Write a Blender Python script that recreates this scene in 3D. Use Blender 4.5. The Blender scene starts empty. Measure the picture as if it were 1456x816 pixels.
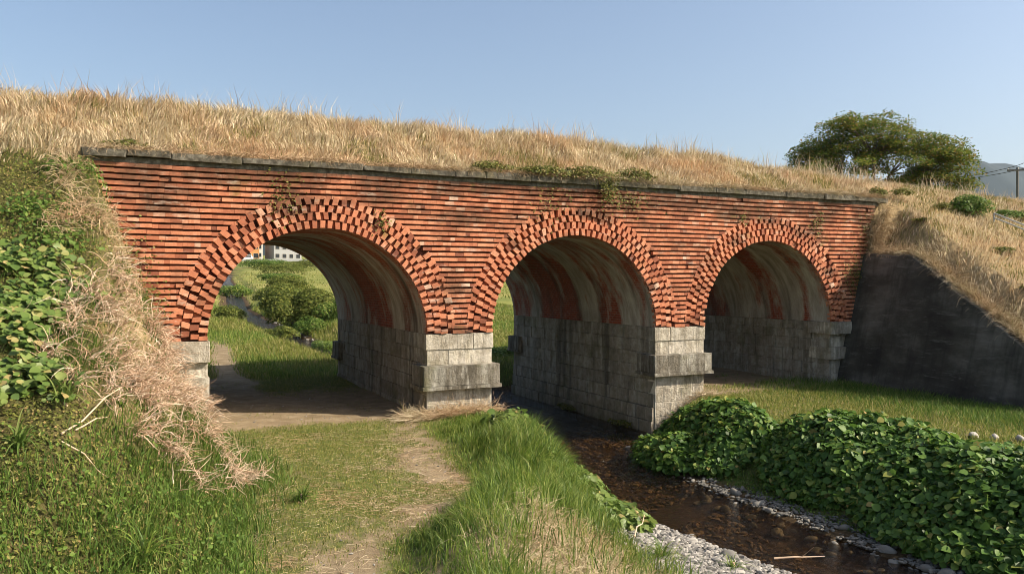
import numpy as np, math
rng = np.random.default_rng(7)
# ---------------------------------------------------------------- terrain functions
R_ARCH = 2.30
CX = [3.75, 9.95, 16.12]
Z_SPR = 1.82
DEPTH = 8.3
RING = 0.66

def vn(x, y, s=1.0, seed=0):
    X = np.asarray(x, float)/s; Y = np.asarray(y, float)/s
    ix = np.floor(X); iy = np.floor(Y); fx = X-ix; fy = Y-iy
    fx = fx*fx*(3-2*fx); fy = fy*fy*(3-2*fy)
    def h(a, b):
        v = np.sin(a*127.1+b*311.7+seed*74.7)*43758.5453
        return v-np.floor(v)
    return (h(ix,iy)*(1-fx)+h(ix+1,iy)*fx)*(1-fy)+(h(ix,iy+1)*(1-fx)+h(ix+1,iy+1)*fx)*fy
def fbm(x, y, s, seed=0):
    return (vn(x,y,s,seed)*.5+vn(x,y,s*.47,seed+3)*.3+vn(x,y,s*.21,seed+7)*.2)
def smin(a, b, k):
    h = np.clip(.5+.5*(b-a)/k, 0, 1)
    return b*(1-h)+a*h-k*h*(1-h)
def ss(a, b, x):
    t = np.clip((x-a)/(b-a), 0, 1); return t*t*(3-2*t)

def gback(y):           # the valley floor rises behind the bridge
    return np.where(y > 10, .041*(np.minimum(y, 400)-10), 0.)
_wy = [-40,-12,-9,-6,-3,-1.5,0,8.3,12,16,22,30,45,62,100,160,400]
_wl = [8.4,8.05,7.9,7.55,8.2,8.7,8.9,9.0,8.5,7.9,7.3,7.0,6.7,8.4,11.5,19,40]
_wr = [10,9.6,9.65,9.75,10.0,10.6,12.6,12.6,10.6,9.5,8.6,8.2,8.1,9.8,13,20,42]
def WL(y): return np.interp(y, _wy, _wl)
def WR(y): return np.interp(y, _wy, _wr)
def water_z(y): return np.where(y > 9, gback(y)-.62-.28*ss(22, 9, y), -.9)
def path_l(y): return np.interp(y, [-30,-12,-9,-8,-5,0,8.3], [-1.2,.3,.7,.9,1.6,1.5,1.5])
def path_r(y): return np.interp(y, [-30,-12,-9,-8,-7,-6,-4,0,8.3], [0.6,1.5,2.5,3.0,3.9,4.75,5.1,6.0,6.0])
def ground(x, y):
    x = np.asarray(x, float); y = np.asarray(y, float)
    base = gback(y)+(fbm(x, y, 2.2, 1)-.5)*.12+(fbm(x, y, 30, 9)-.5)*.5*ss(14, 60, np.abs(y))
    # hump of the bank between path and stream
    mid = ss(0, 1.2, x-path_r(y))*ss(.3, 3.4, WL(y)-x)*ss(1, -5, y)
    base = base+mid*(.24+.2*(fbm(x, y, 1.3, 4)-.5))
    wl, wr = WL(y), WR(y); L = water_z(y)
    dl = wl-x; dr = x-wr
    gl = np.interp(y, [-40,-10,-8.5,-6,-4.5,9,14,40], [1.2,1.9,1.65,.55,.12,.1,.5,.5])
    gr = np.interp(y, [-40,-10,-4,-1,9,14,40], [.3,.3,.4,.2,.1,.6,.6])
    bl = np.interp(y, [-40,-9,-7,-4,-3,0,8.3,12,400], [2.7,2.7,2.1,1.3,1.1,1.2,1.2,1.2,1.6])
    br = np.interp(y, [-40,-2.5,0,8.3,12,400], [1.9,1.7,1.3,1.0,1.2,1.6])
    low_l = L+.02+.13*np.minimum(dl, gl)
    low_r = L+.02+.13*np.minimum(dr, gr)
    tl = ss(0, 1, (dl-gl)/bl); tr = ss(0, 1, (dr-gr)/br)
    z = np.where(x < (wl+wr)/2, low_l*(1-tl)+base*tl, low_r*(1-tr)+base*tr)
    inside = (dl < 0) & (dr < 0)
    dd = np.minimum(-dl, -dr)
    z = np.where(inside, L-.02-.22*np.clip(dd/.5, 0, 1)+.05*(fbm(x,y,.5,5)-.5), z)
    return z
def crest(x): return np.interp(x, [-60,-4,4,9,16,22,32,60], [6.6,6.85,6.95,6.95,6.75,6.3,5.7,5.0])
def emb(x, y):
    f = 5.30+.55*y; b = 5.30+.55*(DEPTH-y)
    n = (fbm(x, y, 1.7, 11)-.5)*.35*ss(.2, 1.2, np.abs(y-.2)+.15*0)
    return smin(smin(f, crest(x), .5), b, .5)+n
def toe_l(y): return np.interp(y, [-30,-14,-10,-8,-5,0,8.3,30], [-2.2,-.9,.15,.7,1.5,1.0,1.0,1.5])
def left_bank(x, y):
    wf = np.interp(y, [-12,-8,-5,0], [1.3,1.6,1.85,1.55])
    t = (toe_l(y)-x+(fbm(x,y,1.1,21)-.5)*.45)/wf
    F = np.clip(t, 0, 1); F = F*(1.12-.12*F)
    h = np.maximum(emb(x, y), .0)*F+(fbm(x,y,.8,31)-.5)*.28*ss(0,.25,F)*ss(0,1,emb(x,y))
    return np.where(t <= 0, -.35, h-.02)
def wing_top(y): return np.interp(y, [-7.6,-1.7,0], [.02,3.72,3.78])
def wing_x(y): return 18.72+.035*y      # foot of the retaining wall
BATTER = .27
def slope_x(y): return wing_x(y)+BATTER*wing_top(y)+.32
def right_slope(x, y):
    e = emb(x, y)
    near = wing_top(y)-.06+1.0*np.maximum(0, x-slope_x(y))
    near = np.where(y > 0, 99, near)
    return np.minimum(e, near)
def right_any(x, y):
    return np.where(y < .0, np.where(x >= slope_x(y), right_slope(x, y), -1), np.where(x > 20.8, emb(x, y), -1))
# ---------------------------------------------------------------- END HEIGHTS
HAZE, SUN_E, SKY_E, EXPO = 6e-5, 4.7, .10, .90
# ---------------------------------------------------------------- tools
import bpy
scene = bpy.context.scene
COL = scene.collection

class MB:
    """collects vertices and faces, then links them as one mesh object"""
    def __init__(s): s.v = []; s.f = []; s.n = 0
    def add(s, v, *faces):
        v = np.asarray(v, np.float32).reshape(-1, 3)
        for f in faces:
            s.f.append(np.asarray(f, np.int64)+s.n)
        s.v.append(v); s.n += len(v)
    def mesh(s, name, m=None, smooth=False, uv=None, attr=None):
        me = bpy.data.meshes.new(name)
        v = np.concatenate(s.v) if s.v else np.zeros((0, 3), np.float32)
        tot = np.concatenate([np.full(len(f), f.shape[1], np.int64) for f in s.f])
        lv = np.concatenate([f.ravel() for f in s.f])
        me.vertices.add(len(v)); me.vertices.foreach_set('co', v.ravel())
        me.loops.add(len(lv)); me.loops.foreach_set('vertex_index', lv.astype(np.int32))
        me.polygons.add(len(tot))
        me.polygons.foreach_set('loop_start', (np.cumsum(tot)-tot).astype(np.int32))
        soft = smooth or name in ('foliage', 'crown', 'blades', 'stems', 'stem', 'branches', 'trunk') or 'grass' in name
        me.polygons.foreach_set('use_smooth', np.full(len(tot), bool(soft)))
        if uv is not None:
            l = me.uv_layers.new(name='UVMap')
            l.data.foreach_set('uv', np.asarray(uv, np.float32)[lv].ravel())
        for k, a in (attr or {}).items():
            at = me.attributes.new(k, 'FLOAT', 'POINT'); at.data.foreach_set('value', np.asarray(a, np.float32))
        me.update(calc_edges=True); me.validate()
        if m: me.materials.append(m)
        return me
    def build(s, name, m=None, parent=None, smooth=False, **k):
        o = bpy.data.objects.new(name, s.mesh(name, m, smooth, **k)); COL.objects.link(o)
        if parent: o.parent = parent
        return o

def tag(o, label=None, cat=None, group=None, kind=None):
    for k, v in (('label', label), ('category', cat), ('group', group), ('kind', kind)):
        if v: o[k] = v
    return o
def empty(name, loc=(0, 0, 0), rz=0.):
    o = bpy.data.objects.new(name, None); COL.objects.link(o)
    o.location = loc; o.rotation_euler = (0, 0, rz); o.empty_display_size = .2
    return o

def box(mb, x0, x1, y0, y1, z0, z1):
    v = [(x0,y0,z0),(x1,y0,z0),(x1,y1,z0),(x0,y1,z0),(x0,y0,z1),(x1,y0,z1),(x1,y1,z1),(x0,y1,z1)]
    mb.add(v, [(0,3,2,1),(4,5,6,7),(0,1,5,4),(1,2,6,5),(2,3,7,6),(3,0,4,7)])

def stone(mb, O, U, V, N, quad, front, back, c, jit=0.):
    """a block with worn edges: quad = four (u, v) corners counter-clockwise seen from outside, N the outward normal"""
    O, U, V, N = (np.asarray(a, float) for a in (O, U, V, N))
    q = np.asarray(quad, float)
    if jit: q = q+rng.uniform(-jit, jit, q.shape)
    ctr = q.mean(0)
    d = q-ctr; L = np.linalg.norm(d, axis=1, keepdims=True)
    qi = q-d/L*c*1.41
    def P(a, h): return O+a[:, :1]*U+a[:, 1:]*V+np.asarray(h).reshape(-1, 1)*N
    fj = front+(rng.uniform(-jit, jit, 4) if jit else np.zeros(4))
    v = np.vstack([P(q, np.full(4, back)), P(q, fj-c), P(qi, fj)])
    f = []
    for i in range(4):
        j = (i+1) % 4
        f += [(i, j, 4+j, 4+i), (4+i, 4+j, 8+j, 8+i)]
    f.append((8, 9, 10, 11))
    mb.add(v, f)

def grid(mb, X, Y, Z, keep=None):
    n, m = X.shape
    idx = np.arange(n*m).reshape(n, m)
    f = np.stack([idx[:-1,:-1], idx[:-1,1:], idx[1:,1:], idx[1:,:-1]], -1).reshape(-1, 4)
    if keep is not None:
        k = keep.ravel()[f].all(1); f = f[k]
    mb.add(np.stack([X, Y, Z], -1).reshape(-1, 3), f)

def tube(mb, pts, rad, n=6):
    pts = np.asarray(pts, float); rad = np.broadcast_to(rad, len(pts))
    rings = []
    for i, p in enumerate(pts):
        t = pts[min(i+1, len(pts)-1)]-pts[max(i-1, 0)]; t = t/(np.linalg.norm(t)+1e-9)
        a = np.cross(t, (0, 0, 1.) if abs(t[2]) < .9 else (1., 0, 0)); a /= np.linalg.norm(a); b = np.cross(t, a)
        an = np.arange(n)*2*math.pi/n
        rings.append(p+rad[i]*(np.cos(an)[:, None]*a+np.sin(an)[:, None]*b))
    v = np.vstack(rings); f = []
    for i in range(len(pts)-1):
        for k in range(n):
            k2 = (k+1) % n
            f.append((i*n+k, i*n+k2, (i+1)*n+k2, (i+1)*n+k))
    mb.add(v, f)
    e = (len(pts)-1)*n
    mb.add(np.vstack([rings[0], pts[:1]]), [((k+1) % n, k, n) for k in range(n)])
    mb.add(np.vstack([rings[-1], pts[-1:]]), [(k, (k+1) % n, n) for k in range(n)])

# ---- vegetation pieces -------------------------------------------------
def blades(mb, P, h, w, az, lean, droop=.25):
    """grass blades: base points P, height h, width w, azimuth and amount of lean (0 upright, 1 lying)"""
    N = len(P)
    if N == 0: return
    h = np.broadcast_to(h, N).astype(float); w = np.broadcast_to(w, N).astype(float)
    lean = np.broadcast_to(lean, N).astype(float); az = np.broadcast_to(az, N).astype(float)
    d = np.stack([np.cos(az), np.sin(az), np.zeros(N)], 1)
    wa = rng.uniform(0, 2*math.pi, N)
    s = np.stack([np.cos(wa), np.sin(wa), np.zeros(N)], 1)*(w/2)[:, None]
    up = np.array([0, 0, 1.])
    th1 = lean*.7; th2 = lean*1.5+droop
    m = P+(up*np.cos(th1)[:, None]+d*np.sin(th1)[:, None])*(h*.55)[:, None]
    t = m+(up*np.cos(th2)[:, None]+d*np.sin(th2)[:, None])*(h*.45)[:, None]
    v = np.stack([P-s, P+s, m-s*.8, m+s*.8, t], 1).reshape(-1, 3)
    b = (np.arange(N)*5)[:, None]
    mb.add(v, b+np.array([[0, 1, 3, 2]]), b+np.array([[2, 3, 4]]))

def strands(mb, P, D, L, w, curl=.5, grav=.3, seg=5):
    """long thin curling ribbons that start at P in direction D"""
    N = len(P); L = np.broadcast_to(L, N).astype(float); w = np.broadcast_to(w, N)
    D = D/np.linalg.norm(D, axis=1, keepdims=True)
    p = P.copy(); ring = []
    ax = rng.normal(size=(N, 3)); ax /= np.linalg.norm(ax, axis=1, keepdims=True)
    for i in range(seg+1):
        s = np.cross(D, ax); s /= np.linalg.norm(s, axis=1, keepdims=True)+1e-9
        u = np.cross(D, s)
        k = (1-.75*i/seg)
        wk = (w*k/2)[:, None]
        ring.append(np.stack([p+s*wk, p-s*wk*.5+u*wk*.87, p-s*wk*.5-u*wk*.87], 1))
        p = p+D*(L/seg)[:, None]
        D = D+rng.normal(size=(N, 3))*curl/seg**.5
        D[:, 2] -= grav/seg
        D /= np.linalg.norm(D, axis=1, keepdims=True)
    v = np.stack(ring, 1).reshape(-1, 3)           # N,(seg+1),3
    b = np.arange(N)*(3*(seg+1))
    fs = []
    for i in range(seg):
        for k in range(3):
            k2 = (k+1) % 3
            fs.append(np.stack([b+3*i+k, b+3*i+k2, b+3*i+3+k2, b+3*i+3+k], 1))
    mb.add(v, np.vstack(fs))

_LEAF = np.array([(0,0,0),(.30,.10,.05),(.52,.38,.07),(.34,.72,.02),(0,1,-.10),(-.34,.72,.02),(-.52,.38,.07),(-.30,.10,.05),(0,.45,-.03)])
_LEAFF = np.array([(8,0,1),(8,1,2),(8,2,3),(8,3,4),(8,4,5),(8,5,6),(8,6,7),(8,7,0)])
def leaves(mb, P, Nn, size, narrow=1.0, twist=None, droop=0.):
    """broad pointed leaves at P, facing along Nn"""
    N = len(P)
    if N == 0: return
    size = np.broadcast_to(size, N).astype(float)
    Nn = Nn/np.linalg.norm(Nn, axis=1, keepdims=True)
    r = rng.normal(size=(N, 3)) if twist is None else twist
    if droop: r = r+np.array([0, 0, -droop])
    t = r-(r*Nn).sum(1, keepdims=True)*Nn; t /= np.linalg.norm(t, axis=1, keepdims=True)+1e-9
    s = np.cross(t, Nn)
    L = _LEAF*np.array([narrow, 1, 1])
    v = P[:, None]+size[:, None, None]*(L[None, :, 0:1]*s[:, None]+L[None, :, 1:2]*t[:, None]+L[None, :, 2:3]*Nn[:, None])
    b = (np.arange(N)*9)[:, None, None]
    mb.add(v.reshape(-1, 3), (b+_LEAFF[None]).reshape(-1, 3))

_QL = np.array([(0,0,0),(.32,.5,.04),(0,1,-.06),(-.32,.5,.04)])
def leaflets(mb, P, Nn, size):
    N = len(P); size = np.broadcast_to(size, N).astype(float)
    Nn = Nn/np.linalg.norm(Nn, axis=1, keepdims=True)
    r = rng.normal(size=(N, 3))
    t = r-(r*Nn).sum(1, keepdims=True)*Nn; t /= np.linalg.norm(t, axis=1, keepdims=True)+1e-9
    s = np.cross(t, Nn)
    v = P[:, None]+size[:, None, None]*(_QL[None, :, 0:1]*s[:, None]+_QL[None, :, 1:2]*t[:, None]+_QL[None, :, 2:3]*Nn[:, None])
    b = (np.arange(N)*4)[:, None]
    mb.add(v.reshape(-1, 3), b+np.array([[0, 1, 2]]), b+np.array([[0, 2, 3]]))

def pebble_mesh(seed, sub=2):
    import bmesh
    bm = bmesh.new(); bmesh.ops.create_icosphere(bm, subdivisions=sub, radius=1)
    v = np.array([a.co[:] for a in bm.verts]); f = np.array([[q.index for q in p.verts] for p in bm.faces]); bm.free()
    r2 = np.random.default_rng(seed)
    for k in range(5):
        d = r2.normal(size=3); d /= np.linalg.norm(d)
        c = v@d; v = v-np.outer(np.maximum(c-r2.uniform(.45, .8), 0)*.8, d)
    v = v*np.array([r2.uniform(.85, 1.2), r2.uniform(.65, 1), r2.uniform(.45, .7)])
    return v, f

# ---------------------------------------------------------------- material tools
class NT:
    def __init__(s, name):
        s.m = bpy.data.materials.new(name); s.m.use_nodes = True
        s.t = s.m.node_tree; s.t.nodes.clear()
        s.out = s.t.nodes.new('ShaderNodeOutputMaterial')
    def n(s, typ, ins=None, **props):
        nd = s.t.nodes.new('ShaderNode'+typ)
        for k, v in props.items(): setattr(nd, k, v)
        for k, v in (ins or {}).items():
            if isinstance(v, bpy.types.NodeSocket): s.t.links.new(v, nd.inputs[k])
            else: nd.inputs[k].default_value = v
        return nd
    def rpi(s): return s.n('NewGeometry').outputs['Random Per Island']
    def pos(s): return s.n('TexCoord').outputs['Object']
    def uv(s): return s.n('TexCoord').outputs['UV']
    def map(s, v, scale=(1, 1, 1), loc=(0, 0, 0)):
        return s.n('Mapping', {'Vector': v, 'Scale': scale, 'Location': loc}).outputs[0]
    def noise(s, v, scale, detail=4., rough=.55, dist=0.):
        return s.n('TexNoise', {'Vector': v, 'Scale': scale, 'Detail': detail, 'Roughness': rough, 'Distortion': dist}).outputs['Fac']
    def ramp(s, fac, stops, interp='LINEAR'):
        nd = s.n('ValToRGB', {'Fac': fac}); cr = nd.color_ramp; cr.interpolation = interp
        while len(cr.elements) < len(stops): cr.elements.new(.5)
        for e, (p, c) in zip(cr.elements, stops):
            e.position = p
            if not hasattr(c, '__len__'): c = (c, c, c)
            e.color = (*c, 1)
        return nd.outputs['Color']
    def mix(s, f, a, b, blend='MIX'):
        nd = s.n('Mix', data_type='RGBA', blend_type=blend)
        for i, v in ((0, f), (6, a), (7, b)):
            if isinstance(v, bpy.types.NodeSocket): s.t.links.new(v, nd.inputs[i])
            elif i == 0: nd.inputs[0].default_value = v
            else: nd.inputs[i].default_value = (*v, 1) if hasattr(v, '__len__') else (v, v, v, 1)
        return nd.outputs[2]
    def math(s, op, a, b=0.):
        return s.n('Math', {0: a, 1: b}, operation=op).outputs[0]
    def xyz(s, v): 
        o = s.n('SeparateXYZ', {0: v}).outputs; return o[0], o[1], o[2]
    def attr(s, name): return s.n('Attribute', attribute_name=name).outputs['Fac']
    def bump(s, h, strength=.5, dist=.02):
        return s.n('Bump', {'Height': h, 'Strength': strength, 'Distance': dist}).outputs[0]
    def surf(s, color, rough=.85, normal=None, spec=.3):
        ins = {'Base Color': color if isinstance(color, bpy.types.NodeSocket) else (*color, 1), 'Roughness': rough, 'Specular IOR Level': spec}
        if normal is not None: ins['Normal'] = normal
        b = s.n('BsdfPrincipled', ins)
        s.t.links.new(b.outputs[0], s.out.inputs[0]); return s.m
    def leaf(s, color, transl=.35, rough=.5, spec=.25):
        b = s.n('BsdfPrincipled', {'Base Color': color, 'Roughness': rough, 'Specular IOR Level': spec})
        t = s.n('BsdfTranslucent', {'Color': color})
        mx = s.n('MixShader', {0: transl, 1: b.outputs[0], 2: t.outputs[0]})
        s.t.links.new(mx.outputs[0], s.out.inputs[0]); return s.m

def foliage_mat(name, stops, transl=.35, rough=.55, spec=.2, patch=None):
    t = NT(name); c = t.ramp(t.rpi(), stops)
    if patch:                                   # (colour, noise scale, low, high): patches of another growth
        col, sc, lo, hi = patch
        c = t.mix(t.ramp(t.noise(t.pos(), sc, 3.), [(lo, 0), (hi, 1)]), c, t.mix(.5, c, col))
    return t.leaf(c, transl, rough, spec)
# ---------------------------------------------------------------- materials
def brick_mat():
    t = NT('red_brick'); p = t.pos(); x, y, z = t.xyz(p)
    c = t.ramp(t.rpi(), [(0,(.16,.06,.04)),(.08,(.34,.12,.065)),(.3,(.47,.18,.098)),(.75,(.55,.225,.122)),(.95,(.61,.29,.17)),(.99,(.64,.38,.26)),(1,(.66,.50,.38))])
    n1 = t.noise(p, 34, 5.)
    c = t.mix(t.ramp(n1, [(.35,.0),(.75,.55)]), c, t.mix(1., c, (.55,.5,.45), 'MULTIPLY'))
    # soot and lichen in broad weathered patches, heavier below the coping
    ns = t.noise(t.map(p, (.55, 1, 1.3)), 1.5, 6., .62)
    up = t.n('MapRange', {'Value': z, 'From Min': 4.3, 'From Max': 5.4, 'To Min': -.05, 'To Max': .17}).outputs[0]
    soot = t.ramp(t.math('ADD', ns, up), [(.47, 0), (.62, .8)])
    c = t.mix(soot, c, (.07,.047,.03))
    ef = t.ramp(t.noise(t.map(p, (.6, 1, 2.), (7, 0, 3)), 3.6, 7., .7), [(.56, 0), (.70, .55)])
    c = t.mix(ef, c, (.6,.5,.4))
    mo = t.ramp(t.noise(t.map(p, (1, 1, 1), (3, 5, 1)), 1.7, 5., .65), [(.62, 0), (.74, .6)])
    c = t.mix(mo, c, (.10,.12,.03))
    c = t.mix(t.ramp(t.noise(t.map(p, (1, 1, .5)), 9., 4., .6), [(.35, .35), (.6, 0)]), c, (.30,.10,.055))
    return t.surf(c, .9, t.bump(t.noise(p, 60, 5.), .3, .006), .15)
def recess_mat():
    t = NT('shade_darkened_brick'); p = t.pos()
    c = t.ramp(t.noise(p, 14, 4.), [(.3,(.05,.02,.013)),(.7,(.14,.052,.033))])  # old dark brick, deepened to paint in the shade of the gaps
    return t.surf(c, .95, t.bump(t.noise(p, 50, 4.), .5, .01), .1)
def vault_mat():
    t = NT('vault_brick'); uv = t.uv(); u, v, _ = t.xyz(uv)
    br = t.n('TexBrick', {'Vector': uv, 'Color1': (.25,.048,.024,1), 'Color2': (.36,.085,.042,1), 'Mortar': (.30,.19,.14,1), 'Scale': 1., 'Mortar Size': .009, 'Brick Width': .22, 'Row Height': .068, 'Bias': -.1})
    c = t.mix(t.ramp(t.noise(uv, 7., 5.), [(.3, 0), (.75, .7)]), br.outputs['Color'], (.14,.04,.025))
    wob = t.noise(t.map(uv, (1, .35, 1)), 2.2, 6., .65)
    n1 = t.math('ADD', t.noise(t.map(uv, (.55, .10, 1)), 1.0, 2., .5), t.math('MULTIPLY', t.math('SUBTRACT', wob, .5), .55))
    grey = t.ramp(n1, [(.44, 0), (.54, .93)])
    n2 = t.noise(t.map(uv, (1.0, .28, 1), (4, 1, 0)), 3.2, 6., .7)
    gc = t.ramp(n2, [(.25,(.17,.16,.13)),(.5,(.36,.34,.285)),(.72,(.56,.54,.47))])
    c = t.mix(grey, c, gc)
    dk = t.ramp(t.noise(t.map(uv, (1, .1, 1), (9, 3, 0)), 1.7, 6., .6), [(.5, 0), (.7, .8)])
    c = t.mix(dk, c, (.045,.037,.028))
    wl = t.ramp(t.noise(t.map(uv, (1, .2, 1), (2, 7, 0)), 6., 6., .75), [(.62, 0), (.72, .55)])
    c = t.mix(wl, c, (.55,.52,.45))
    h = t.math('ADD', br.outputs['Fac'], t.math('MULTIPLY', t.noise(uv, 22, 5.), -1.4))
    return t.surf(c, .85, t.bump(h, -.5, .012), .2)
def granite_mat(name, dark=0., streak=.5):
    t = NT(name); p = t.pos()
    c = t.ramp(t.rpi(), [(0,(.36,.33,.27)),(.5,(.47,.43,.35)),(1,(.55,.51,.43))])
    sp = t.noise(p, 90, 3., .7)
    c = t.mix(t.ramp(sp, [(.35, .55), (.55, 0)]), c, t.mix(1., c, (.45,.43,.4), 'MULTIPLY'))
    st = t.noise(t.map(p, (1, 1, .13)), 3.2, 7., .65, .2)
    c = t.mix(t.ramp(st, [(.47, 0), (.66, streak)]), c, (.085,.072,.052))
    wt = t.noise(t.map(p, (1, 1, .16), (5, 2, 1)), 4.2, 6., .7)
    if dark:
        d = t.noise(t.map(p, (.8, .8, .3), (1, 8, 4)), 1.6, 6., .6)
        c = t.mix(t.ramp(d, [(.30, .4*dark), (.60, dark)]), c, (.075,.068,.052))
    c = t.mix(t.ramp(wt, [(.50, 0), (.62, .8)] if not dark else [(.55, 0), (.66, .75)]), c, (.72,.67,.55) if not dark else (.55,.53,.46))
    if dark:
        w2 = t.noise(t.map(p, (1, 1, .07), (3, 9, 2)), 2.1, 5., .6)
        c = t.mix(t.ramp(w2, [(.52, 0), (.64, .6)]), c, (.46,.45,.39))
        w3 = t.noise(t.map(p, (1, 1, .07), (8, 1, 6)), 2.4, 5., .6)
        c = t.mix(t.ramp(w3, [(.56, 0), (.68, .6)]), c, (.07,.067,.058))
    bl = t.ramp(t.noise(p, 5.5, 7., .72), [(.42, .55), (.58, 0)])
    c = t.mix(bl, c, t.mix(1., c, (.5,.46,.38), 'MULTIPLY'))
    tide = t.n('MapRange', {'Value': t.math('ADD', t.xyz(p)[2], t.math('MULTIPLY', t.noise(t.map(p, (1, 1, .3)), 3., 5.), .7)), 'From Min': -.55, 'From Max': .25, 'To Min': .5, 'To Max': 0.}).outputs[0]
    c = t.mix(tide, c, (.10,.09,.055))
    g = t.ramp(t.noise(p, 1.4, 5., .6), [(.55, 0), (.68, .5)])
    c = t.mix(g, c, (.13,.13,.06))
    return t.surf(c, .9, t.bump(t.math('ADD', t.math('ADD', t.noise(p, 9, 8., .72), t.math('MULTIPLY', t.noise(t.map(p, (1, 1, .2)), 11., 5.), .6)), t.math('MULTIPLY', sp, .25)), 1., .06), .2)
def coping_mat():
    t = NT('lichened_stone'); p = t.pos()
    c = t.ramp(t.noise(p, 9, 6., .65), [(.28,(.045,.04,.03)),(.5,(.12,.11,.085)),(.72,(.25,.235,.19))])
    c = t.mix(t.ramp(t.noise(p, 2., 4.), [(.5, 0), (.7, .6)]), c, (.11,.10,.05))
    return t.surf(c, .95, t.bump(t.noise(p, 26, 6., .7), .8, .02), .15)
def concrete_mat():
    t = NT('dark_concrete'); p = t.pos()  # dark concrete tone with paler and darker streaks
    c = t.ramp(t.noise(t.map(p, (1, .5, 1)), 1.1, 7., .65), [(.3,(.026,.025,.021)),(.5,(.06,.058,.048)),(.72,(.15,.145,.125))])
    ln = t.noise(t.map(p, (1, .6, 4.5)), 2.2, 8., .78, .3)
    c = t.mix(t.ramp(ln, [(.56, 0), (.72, .6)]), c, (.22,.215,.2))
    dr = t.noise(t.map(p, (1, 2.2, .12)), 1.5, 6., .65)
    c = t.mix(t.ramp(dr, [(.5, 0), (.7, .7)]), c, (.025,.025,.022))
    return t.surf(c, .92, t.bump(t.math('ADD', ln, t.noise(p, 20, 6.)), .5, .02), .2)
def ground_mat():
    t = NT('ground_soil'); p = t.pos()
    dirt = t.ramp(t.noise(p, 2.5, 8., .65), [(.28,(.17,.125,.07)),(.5,(.27,.21,.125)),(.72,(.38,.31,.20))])
    dirt = t.mix(t.ramp(t.noise(p, 45, 3., .7), [(.35, .6), (.6, 0)]), dirt, (.16,.12,.08))
    gr = t.ramp(t.noise(p, 5., 7., .7), [(.3,(.055,.075,.018)),(.52,(.115,.135,.035)),(.75,(.22,.20,.075))])
    far = t.ramp(t.noise(t.map(p, (.25, 1, 1)), .11, 6., .6), [(.35,(.10,.135,.03)),(.52,(.19,.20,.05)),(.68,(.27,.235,.085))])
    gr = t.mix(t.attr('far'), gr, far)
    m = t.math('ADD', t.attr('grass'), t.math('MULTIPLY', t.math('SUBTRACT', t.noise(p, 3.1, 7., .7), .5), 1.6))
    c = t.mix(t.ramp(m, [(.35, 0), (.65, 1)]), dirt, gr)
    bed = t.ramp(t.noise(p, 13, 6., .7), [(.3,(.03,.02,.01)),(.48,(.09,.058,.026)),(.6,(.19,.125,.06)),(.72,(.36,.28,.18))])
    bed = t.mix(t.ramp(t.n('TexVoronoi', {'Vector': p, 'Scale': 8.}).outputs['Distance'], [(.0, 0), (.5, .6)]), bed, (.04,.028,.015))
    c = t.mix(t.attr('bed'), c, bed)
    h = t.math('ADD', t.noise(p, 18, 7., .7), t.noise(p, 70, 3.))
    return t.surf(c, .95, t.bump(h, .7, .03), .15)
def soil_mat():
    t = NT('mossy_soil'); p = t.pos()
    c = t.ramp(t.noise(p, 3., 8., .7), [(.3,(.045,.042,.017)),(.5,(.08,.075,.026)),(.7,(.14,.11,.05))])
    st = t.ramp(t.noise(p, 6.5, 6., .7), [(.3,(.20,.145,.075)),(.7,(.38,.29,.16))])
    c = t.mix(t.attr('straw'), c, st)
    return t.surf(c, .97, t.bump(t.noise(p, 14, 7., .7), .9, .05), .1)
def water_mat():
    t = NT('stream_water'); p = t.pos()
    h = t.math('ADD', t.noise(t.map(p, (1, .45, 1)), 5., 5., .65, .8), t.math('MULTIPLY', t.noise(t.map(p, (1, .6, 1)), 22., 3.), .4))
    nm = t.bump(h, 1., .16)
    gl = t.n('BsdfGlossy', {'Color': (1, 1, 1, 1), 'Roughness': .06, 'Normal': nm})
    tr = t.n('BsdfTransparent', {'Color': (.72,.6,.42,1)})
    fr = t.n('Fresnel', {'IOR': 1.33, 'Normal': nm})
    mx = t.n('MixShader', {0: fr.outputs[0], 1: tr.outputs[0], 2: gl.outputs[0]})
    t.t.links.new(mx.outputs[0], t.out.inputs[0]); return t.m
def stone_mat(name, lo, hi):
    t = NT(name); p = t.pos()
    r = t.n('ObjectInfo').outputs['Random']
    c = t.ramp(t.math('ADD', t.math('MULTIPLY', t.rpi(), .75), t.math('MULTIPLY', r, .25)), [(0, lo), (1, hi)])
    c = t.mix(t.ramp(t.noise(p, 25, 5.), [(.35, .5), (.6, 0)]), c, t.mix(1., c, (.5,.48,.45), 'MULTIPLY'))
    return t.surf(c, .85, t.bump(t.noise(p, 20, 5.), .4, .01), .25)
def plain(name, col, rough=.7, nscale=8., var=.3, metallic=0.):
    t = NT(name); p = t.pos()
    c = t.mix(t.ramp(t.noise(p, nscale, 5.), [(.3, var), (.7, 0)]), col, tuple(a*.5 for a in col))
    m = t.surf(c, rough, None, .3)
    return m

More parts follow.
